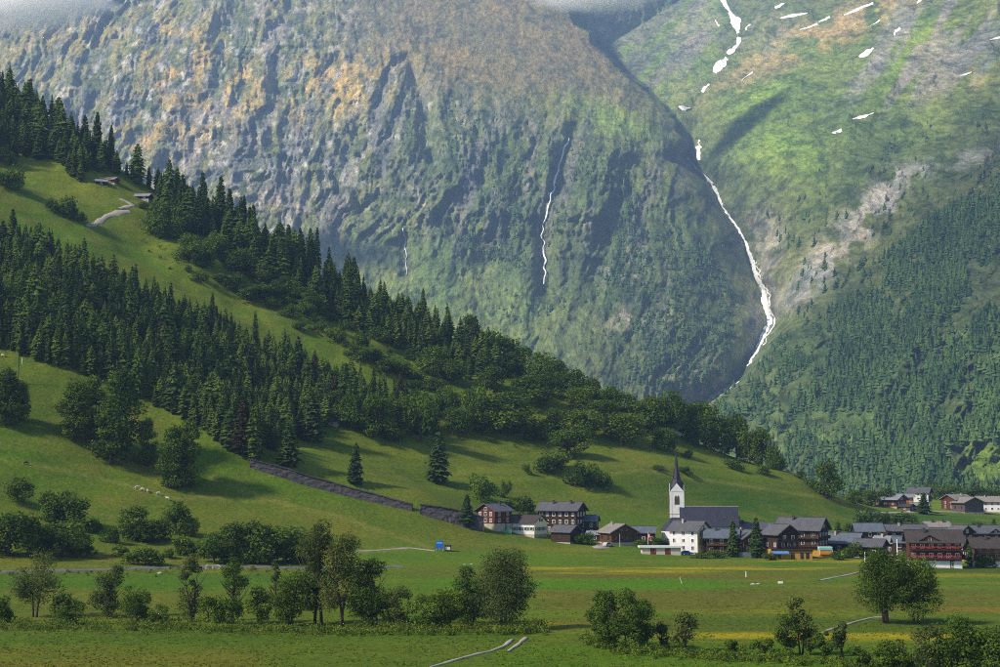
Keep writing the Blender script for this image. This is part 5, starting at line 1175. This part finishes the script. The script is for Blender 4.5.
# ------------------------------------------------------------------ stone walls on the slope
def stone_wall(pts, h, mat, label, n=90, lab='retaining_wall', thick=1.2, rough=0.35):
    hs = np.array([hit(*q) for q in pts]); s = np.concatenate([[0], np.cumsum(np.hypot(*np.diff(hs[:, :2], axis=0).T))])
    q = np.linspace(0, s[-1], n); x = np.interp(q, s, hs[:, 0]); y = np.interp(q, s, hs[:, 1]); z = G(x, y)
    tx, ty = np.gradient(x), np.gradient(y); ln = np.hypot(tx, ty)+1e-9; nx, ny = ty/ln, -tx/ln
    hh = np.interp(q/s[-1], np.linspace(0, 1, len(h)), h); m = 9; rows = []
    for j in range(m):
        f = j/(m-1); bat = (1-f)*0.5+(fbm(q/1.3, q*0+j*0.9, 3, 4)-0.5)*rough*2
        rows.append(np.stack([x+nx*bat, y+ny*bat, z-1.0+(hh+1.0)*f+(fbm(q/2, q*0+j, 2, 3)-0.5)*0.4*(f > 0.9)], 1))
    rows.append(np.stack([x-nx*thick, y-ny*thick, z+hh+0.1], 1)); rows.append(np.stack([x-nx*thick, y-ny*thick, z-1.0], 1))
    V = np.stack(rows, 1).reshape(-1, 3); k = m+2; idx = np.arange(n*k).reshape(n, k)
    F = np.concatenate([np.stack([idx[:-1,:-1], idx[1:,:-1], idx[1:,1:], idx[:-1,1:]], -1).reshape(-1, 4)])
    root = link(lab, None, loc=(0, 0, 0)); tag(root, label, 'wall')
    link('masonry', npmesh('masonry', V, F, False), M[mat], root)
    cp = MB()
    for i in range(0, n-1, 2):
        a = Vector((x[i], y[i], z[i]+hh[i])); b = Vector((x[min(i+2, n-1)], y[min(i+2, n-1)], z[min(i+2, n-1)]+hh[min(i+2, n-1)])); u = Vector((nx[i], ny[i], 0))
        d = 0.05*math.sin(i*2.3)
        cp.loft([[a+u*0.35+Vector((0, 0, d)), a-u*thick+Vector((0, 0, d)), a-u*thick+Vector((0, 0, 0.35+d)), a+u*0.35+Vector((0, 0, 0.35+d))], [b+u*0.35+Vector((0, 0, d)), b-u*thick+Vector((0, 0, d)), b-u*thick+Vector((0, 0, 0.35+d)), b+u*0.35+Vector((0, 0, 0.35+d))]])
    cp.obj('coping', M['drystone'], root)
stone_wall([(250,467),(290,480),(330,491),(370,501),(412,511)], [2.6, 3.6, 3.2, 2.8, 2.2], 'drystone', 'long dark dry-stone wall slanting across the slope')
stone_wall([(420,514),(445,521),(468,528),(484,532)], [3.2, 4.4, 5.2, 5.0], 'concrete_wall' if 'concrete_wall' in M else 'drystone', 'shorter grey wall reaching down to the red chalet')

# ------------------------------------------------------------------ cows on the slope
def skin_mesh(name, verts, edges, rads, mat):
    me = bpy.data.meshes.new(name); me.from_pydata(verts, edges, []); o = bpy.data.objects.new(name, me); col.objects.link(o)
    sk = o.modifiers.new('skin', 'SKIN')
    if not me.skin_vertices: me.skin_vertices.new()
    for i, r in enumerate(rads): me.skin_vertices[0].data[i].radius = (r, r) if not hasattr(r, '__len__') else r
    me.skin_vertices[0].data[0].use_root = True
    o.modifiers.new('sub', 'SUBSURF').levels = 1; o.modifiers['sub'].render_levels = 1
    dg = bpy.context.evaluated_depsgraph_get(); dg.update(); m2 = bpy.data.meshes.new_from_object(o.evaluated_get(dg)); bpy.data.objects.remove(o)
    m2.name = name; m2.materials.clear(); m2.materials.append(M[mat]); return m2
def cow_mesh(mat, graze):
    v = [(0.35, 0, 1.0), (0.0, 0, 1.02), (-0.45, 0, 1.05), (-0.75, 0, 1.1), (0.72, 0, 1.08), (1.0, 0, 0.75 if graze else 1.25), (1.18, 0, 0.38 if graze else 1.32), (1.38, 0, 0.16 if graze else 1.18)]
    e = [(0, 1), (1, 2), (2, 3), (0, 4), (4, 5), (5, 6), (6, 7)]; r = [(0.32, 0.38), (0.34, 0.40), (0.31, 0.36), (0.22, 0.26), (0.24, 0.30), (0.15, 0.18), (0.14, 0.15), (0.09, 0.09)]
    for x, b in ((0.62, 4), (-0.66, 3)):
        for s_ in (-1, 1):
            i = len(v); kx = 0.05 if x > 0 else -0.08
            v += [(x, s_*0.2, 0.75), (x+kx, s_*0.21, 0.42), (x, s_*0.21, 0.02)]; e += [(b, i), (i, i+1), (i+1, i+2)]; r += [(0.12, 0.13), (0.075, 0.075), (0.065, 0.065)]
    i = len(v); v += [(-0.98, 0, 0.95), (-1.0, 0, 0.5)]; e += [(3, i), (i, i+1)]; r += [0.04, 0.035]
    for s_ in (-1, 1):
        i = len(v); v += [(1.05+0.05*graze, s_*0.26, (0.52 if graze else 1.42))]; e += [(6, i)]; r += [0.045]
    return skin_mesh('cow', v, e, r, mat)
cw = {(m_, g): cow_mesh(m_, g) for m_ in ('fleece', 'coat_dark') for g in (True, False)}
for x, y, m_, g, a, lb in [(137, 489, 'fleece', False, 0.4, 'pale cow, leftmost of the grazing row'), (142.3, 491, 'fleece', True, 3.1, 'pale cow, second from the left in the grazing row'), (147.6, 492.5, 'fleece', False, 1.9, 'pale cow in the middle of the grazing row'), (158.5, 495, 'fleece', True, 0.2, 'pale cow, second from the right in the grazing row'), (167.5, 500, 'fleece', False, 2.6, 'pale cow, rightmost of the grazing row'),
        (26, 464.5, 'coat_dark', True, 0.3, 'dark cow alone on the slope left of the egg-shaped trees'), (3, 357, 'fleece', False, 2.8, 'pale cow on the skyline of the spur at the left edge')]:
    o = link('cow', cw[(m_, g)], None, None, at_px(x, y, -0.05), a, 0.82); tag(o, lb, 'cow', 'cows on the slope')

# ------------------------------------------------------------------ small things
p = at_px(439.5, 551); s_ = link('notice_board', None, loc=p); tag(s_, 'blue board on posts at the foot of the slope', 'board')
MB().box(-1.2, 1.2, -0.06, 0.06, 0.8, 3.2).obj('panel', M['blue_paint'], s_)
for x in (-1.1, 1.1): MB().box(x-0.07, x+0.07, -0.05+0.12, 0.09+0.12, -0.4, 3.3).obj('post', M['steel'], s_)
MB().box(-0.9, 0.9, -0.075, -0.061, 2.4, 2.75).obj('light_strip', M['turquoise'], s_)
p = at_px(448, 551.5); s_ = link('booth', None, loc=p); tag(s_, 'small dark booth with white front beside the blue board', 'booth')
MB().box(-1.0, 1.0, 0, 1.6, -0.4, 1.9).obj('body', M['wood_dark'], s_); MB().box(-0.75, 0.75, -0.06, 0.0, 0.5, 1.6).obj('front', M['plaster_white'], s_); MB().box(-1.2, 1.2, -0.3, 1.8, 1.9, 2.05).obj('roof', M['slate'], s_)
p = at_px(681, 584); s_ = link('sprinkler', None, loc=p); tag(s_, 'thin white irrigation stand in the bright green meadow strip', 'sprinkler')
MB().tube([(0.25, 0, -0.2), (0.1, 0, 0.5), (-0.15, 0, 1.1)], [0.06, 0.06, 0.05], 6).obj('stand_pipe', M['white_paint'], s_); MB().tube([(-0.15, 0, 1.1), (-0.3, 0, 1.5), (-0.22, 0, 1.75)], [0.05, 0.05, 0.04], 6).obj('nozzle', M['white_paint'], s_)
p = at_px(746, 577); s_ = link('marker_post', None, loc=p); tag(s_, 'short white post in the meadow below the spruces', 'post')
MB().box(-0.1, 0.1, -0.1, 0.1, -0.3, 1.2).obj('post', M['white_paint'], s_); MB().box(-0.14, 0.14, -0.14, 0.14, 1.2, 1.35).obj('cap', M['white_paint'], s_)
p = at_px(780.5, 584); s_ = link('water_trough', None, loc=p); tag(s_, 'white box trough in the meadow below the hotel', 'trough')
MB().box(-0.55, 0.55, -0.3, 0.3, 0.15, 0.6).obj('tub', M['white_paint'], s_)
for x in (-0.42, 0.42): MB().box(x-0.06, x+0.06, -0.25, 0.25, -0.2, 0.15).obj('leg', M['steel'], s_)
def boulder(px, py, r, lb):
    q = np.random.RandomState(int(px)); mb = MB(); rings = []
    for i in range(6):
        f = i/5*math.pi*0.9+0.12; rings.append([(math.cos(a)*r*math.sin(f)*q.uniform(.8, 1.2)*1.5, math.sin(a)*r*math.sin(f)*q.uniform(.8, 1.2), r*0.4-math.cos(f)*r*0.7) for a in np.linspace(0, 6.283, 9)[:-1]])
    tag(mb.loft(rings).obj('boulder', M['stone'], loc=at_px(px, py)), lb, 'boulder')
boulder(753, 585, 0.42, 'pale boulder, left of the two in the meadow'); boulder(758, 584.6, 0.36, 'pale boulder, right of the two in the meadow')
boulder(464.5, 565, 0.3, 'pale stone in the meadow, left of the pair above the big willow'); boulder(471.5, 564.5, 0.3, 'pale stone in the meadow, right of the pair above the big willow')
boulder(58, 597, 0.5, 'pale stone in the rough meadow behind the slanting willow'); boulder(160, 574, 0.5, 'pale stone under the road bank')
# handrail by the road
p = at_px(209, 569); s_ = link('handrail', None, loc=p); tag(s_, 'white handrail of the steps below the road', 'railing')
MB().tube([(-0.8, 0, 0.95), (2.6, 0, 0.95), (4.2, -1.2, -0.1)], [0.09, 0.09, 0.09], 6).obj('rail', M['white_paint'], s_)
for x, y, z0, z1 in ((-0.8, 0, -0.6, 0.95), (1.0, 0, -0.6, 0.95), (2.6, 0, -0.6, 0.95), (4.2, -1.2, -1.2, -0.1)): MB().box(x-0.06, x+0.06, y-0.06, y+0.06, z0, z1).obj('post', M['white_paint'], s_)
# poles
def pole(name, px, py, h, r, mat, lb, arm=True):
    s_ = link(name, None, loc=at_px(px, py)); tag(s_, lb, 'pole')
    MB().tube([(0, 0, -0.6), (0, 0, h*0.5), (0, 0, h)], [r, r*0.85, r*0.7], 8).obj('shaft', M[mat], s_)
    if arm: MB().box(-0.7, 0.7, -0.06, 0.06, h-0.7, h-0.55).obj('crossarm', M[mat], s_)
    else: MB().tube([(0, 0, h), (0, 0, h+0.12)], [r*0.9, r*0.3], 8).obj('cap', M[mat], s_)
pole('utility_pole', 18, 384, 10, 0.22, 'bark', 'brown wooden utility pole on the spur at the left edge')
pole('utility_pole', 22, 364, 2.4, 0.10, 'white_paint', 'short white pole on the skyline of the spur', False)
pole('lamp_post', 897.5, 561, 6.8, 0.22, 'white_paint', 'tall white post left of the big red chalet', False)
pole('lamp_post', 865, 562, 3.0, 0.13, 'white_paint', 'short white post before the dark barn', False)
pole('lamp_post', 620, 547, 4.4, 0.07, 'white_paint', 'thin white pole before the barn chalet', False)
# flag
p = at_px(648, 547); s_ = link('flag', None, loc=p); tag(s_, 'red and white flag hanging by the dark red house', 'flag')
MB().tube([(0, 0, -0.5), (0, 0, 2.6), (0, 0, 5.2)], [0.07, 0.06, 0.05], 6).obj('pole', M['white_paint'], s_)
fb = MB(); n = 8
for i in range(n):
    for j in range(2): pass
V = []; 
for i in range(n+1):
    zz = 5.0-2.4*i/n; y_ = 0.12*math.sin(i*1.3)
    V += [(0.07, y_-0.015, zz), (0.75+0.1*math.sin(i), y_+0.1*math.sin(i*2)-0.015, zz-0.1)]
fb.add(V, [(2*i, 2*i+1, 2*i+3, 2*i+2) for i in range(n)]); fb.obj('cloth', M['red_paint'], s_)
cr = MB().box(0.28, 0.52, -0.22, -0.19, 3.2, 4.3).box(0.10, 0.72, -0.218, -0.188, 3.65, 3.9).obj('cross', M['white_paint'], s_)
# parked cars
def car(px, py, mat, lb, rz):
    root = link('parked_car', None, loc=at_px(px, py), rz=rz); tag(root, lb, 'car', 'cars by the houses')
    prof = [(-2.0, 0.35), (2.0, 0.35), (2.05, 0.65), (1.9, 0.85), (0.95, 0.95), (0.45, 1.42), (-1.2, 1.45), (-1.85, 1.0), (-2.05, 0.8)]
    MB().loft([[(x, -0.78, z_) for x, z_ in prof], [(x, -0.84, z_*0.98+0.01) for x, z_ in prof], [(x, 0.84, z_*0.98+0.01) for x, z_ in prof], [(x, 0.78, z_) for x, z_ in prof]]).obj('body', M[mat], root)
    MB().add([(0.86, -0.86, 0.96), (0.42, -0.86, 1.34), (-1.1, -0.86, 1.36), (-1.65, -0.86, 1.0), (0.86, -0.83, 0.96), (0.42, -0.83, 1.34), (-1.1, -0.83, 1.36), (-1.65, -0.83, 1.0)], [(0,1,2,3), (7,6,5,4), (0,3,7,4), (1,0,4,5), (2,1,5,6), (3,2,6,7)]).obj('side_window', M['glass'], root)
    for x in (-1.25, 1.25):
        for y_ in (-0.78, 0.78):
            w_ = MB().loft([[(x+0.33*math.cos(a), y_+d, 0.33+0.33*math.sin(a)) for a in np.linspace(0, 6.283, 13)[:-1]] for d in (-0.1, 0.1)]).obj('wheel', M['rubber'], root)
            MB().loft([[(x+0.19*math.cos(a), y_+d, 0.33+0.19*math.sin(a)) for a in np.linspace(0, 6.283, 9)[:-1]] for d in (-0.115, 0.115)]).obj('rim', M['steel'], w_)
    for y_ in (-0.55, 0.55): MB().box(2.0, 2.06, y_-0.15, y_+0.15, 0.6, 0.75).obj('headlight', M['white_paint'], root)
car(702, 553.5, 'white_paint', 'silver-white car parked below the cream balcony gable', 0.15)
car(687, 555, 'blue_paint', 'blue car parked below the white house', 0.1)
car(608, 546.5, 'steel', 'grey car in the lane beside the barn', 0.8)
# green sheeting by the cream gabled house
p = at_px(508, 533.5); s_ = link('fence', None, loc=p); tag(s_, 'turquoise green netting fence left of the white house', 'fence')
MB().box(-1.8, 1.2, -0.03, 0.03, 0.0, 1.3).obj('netting', M['green_sheet'], s_)
for x in (-1.8, -0.3, 1.2): MB().box(x-0.05, x+0.05, 0.03, 0.12, -0.5, 1.4).obj('post', M['steel'], s_)

# ------------------------------------------------------------------ air, clouds, added sun veil
def haze_box():
    m = bpy.data.materials.new('haze_air'); m.use_nodes = True; nt = m.node_tree; nt.nodes.remove(nt.nodes['Principled BSDF'])
    v = nt.nodes.new('ShaderNodeVolumePrincipled'); v.inputs['Color'].default_value = (0.36, 0.57, 1.0, 1); v.inputs['Density'].default_value = HAZE_DENSITY; v.inputs['Anisotropy'].default_value = 0.1
    nt.links.new(v.outputs[0], nt.nodes['Material Output'].inputs['Volume'])
    tag(MB().box(-7000, 7000, -420, 7200, -60, 2150).obj('haze', m), 'pale blue mountain air', 'haze', kind='stuff')
haze_box()
def add_sun_veil():
    """unseen cloud-shaped veil added to dim the sun over foreground and lower right slope"""
    m = bpy.data.materials.new('sun_veil'); m.use_nodes = True; nt = m.node_tree; nt.nodes.remove(nt.nodes['Principled BSDF'])
    d = nt.nodes.new('ShaderNodeBsdfTransparent'); t = nt.nodes.new('ShaderNodeBsdfTranslucent'); t.inputs[0].default_value = (0.93, 0.93, 0.93, 1)
    ms = N(nt, 'ShaderNodeMixShader', i_0=0.22); nt.links.new(d.outputs[0], ms.inputs[1]); nt.links.new(t.outputs[0], ms.inputs[2]); nt.links.new(ms.outputs[0], nt.nodes['Material Output'].inputs[0])
    H = 2600.0; sh = SUN[:2]/SUN[2]*H
    n, k = 64, 24; u = np.linspace(0, 2*np.pi, n, endpoint=False); v = np.linspace(0.02, np.pi-0.02, k); U, Vv = np.meshgrid(u, v)
    for i, (x, y, r, q) in enumerate([(0, 180, 1500, 0.74), (1150, 2150, 620, 0.7)]):  # added veils, set along the sun to shade valley floor and right slope
        rr = r*(0.9+0.25*fbm(np.cos(U)*1.6+i*3+5, np.sin(U)*1.6+Vv*0.4, 4, i))
        P = np.stack([x+sh[0]+rr*np.cos(U)*np.sin(Vv), y+sh[1]+q*rr*np.sin(U)*np.sin(Vv), H+160+np.where(np.cos(Vv) > 0, 0.2, 0.08)*rr*np.cos(Vv)], -1).reshape(-1, 3)
        idx = np.arange(n*k).reshape(k, n); nx_ = np.roll(idx, -1, 1); F = np.stack([idx[:-1], idx[1:], nx_[1:], nx_[:-1]], -1).reshape(-1, 4)
        tag(link('cloud', npmesh('cloud', P, F, True), m), 'unseen cloud-shaped veil added overhead to dim the sun', 'cloud', 'added sun veils', kind='stuff')
add_sun_veil()
def cloud_wisp(px, py, D, rx, ry, dens, lb, seed):
    """a bank of real cloud hanging in front of the mountain"""
    a, t = ray(px, py); k = D/FPX
    m = bpy.data.materials.new('cloud_bank'); m.use_nodes = True; nt = m.node_tree; nt.nodes.remove(nt.nodes['Principled BSDF'])
    v = nt.nodes.new('ShaderNodeVolumePrincipled'); v.inputs['Color'].default_value = (0.995, 0.995, 0.995, 1); v.inputs['Anisotropy'].default_value = 0.0
    tc = nt.nodes.new('ShaderNodeTexCoord'); ln = N(nt, 'ShaderNodeVectorMath', operation='LENGTH'); nt.links.new(tc.outputs['Object'], ln.inputs[0])
    n1 = noise(nt, 2.6, 6, 0.62, tc.outputs['Object'], 0.3)
    f = N(nt, 'ShaderNodeMath', operation='MULTIPLY_ADD', i_1=-1.15, i_2=0.55); nt.links.new(ln.outputs['Value'], f.inputs[0])
    g = N(nt, 'ShaderNodeMath', operation='ADD'); nt.links.new(f.outputs[0], g.inputs[0]); nt.links.new(n1, g.inputs[1])
    h = N(nt, 'ShaderNodeMath', operation='MAXIMUM', i_1=0.0); nt.links.new(g.outputs[0], h.inputs[0])
    d = N(nt, 'ShaderNodeMath', operation='MULTIPLY', i_1=dens); nt.links.new(h.outputs[0], d.inputs[0])
    nt.links.new(d.outputs[0], v.inputs['Density']); nt.links.new(v.outputs[0], nt.nodes['Material Output'].inputs['Volume'])
    n, q = 24, 14; u = np.linspace(0, 2*np.pi, n, endpoint=False); w_ = np.linspace(0.02, np.pi-0.02, q); U, W = np.meshgrid(u, w_)
    P = np.stack([np.cos(U)*np.sin(W), np.sin(U)*np.sin(W), np.cos(W)], -1).reshape(-1, 3); idx = np.arange(n*q).reshape(q, n); nx_ = np.roll(idx, -1, 1)
    F = np.concatenate([np.stack([idx[:-1], idx[1:], nx_[1:], nx_[:-1]], -1).reshape(-1, 4)])
    me = bpy.data.meshes.new('cloud'); me.from_pydata(P.tolist(), [], F.tolist()+[idx[0].tolist(), idx[-1][::-1].tolist()]); me.update()
    o = link('cloud', me, m, None, (a*D, D, HC+t*D), 0, (rx*k, 130, ry*k)); tag(o, lb, 'cloud', kind='stuff')
cloud_wisp(18, -9, 2900, 118, 46, 0.06, 'bright cloud bank in the upper left corner before the crags', 1)
cloud_wisp(600, -20, 3300, 95, 36, 0.06, 'small cloud bank at the top edge right of centre', 2)
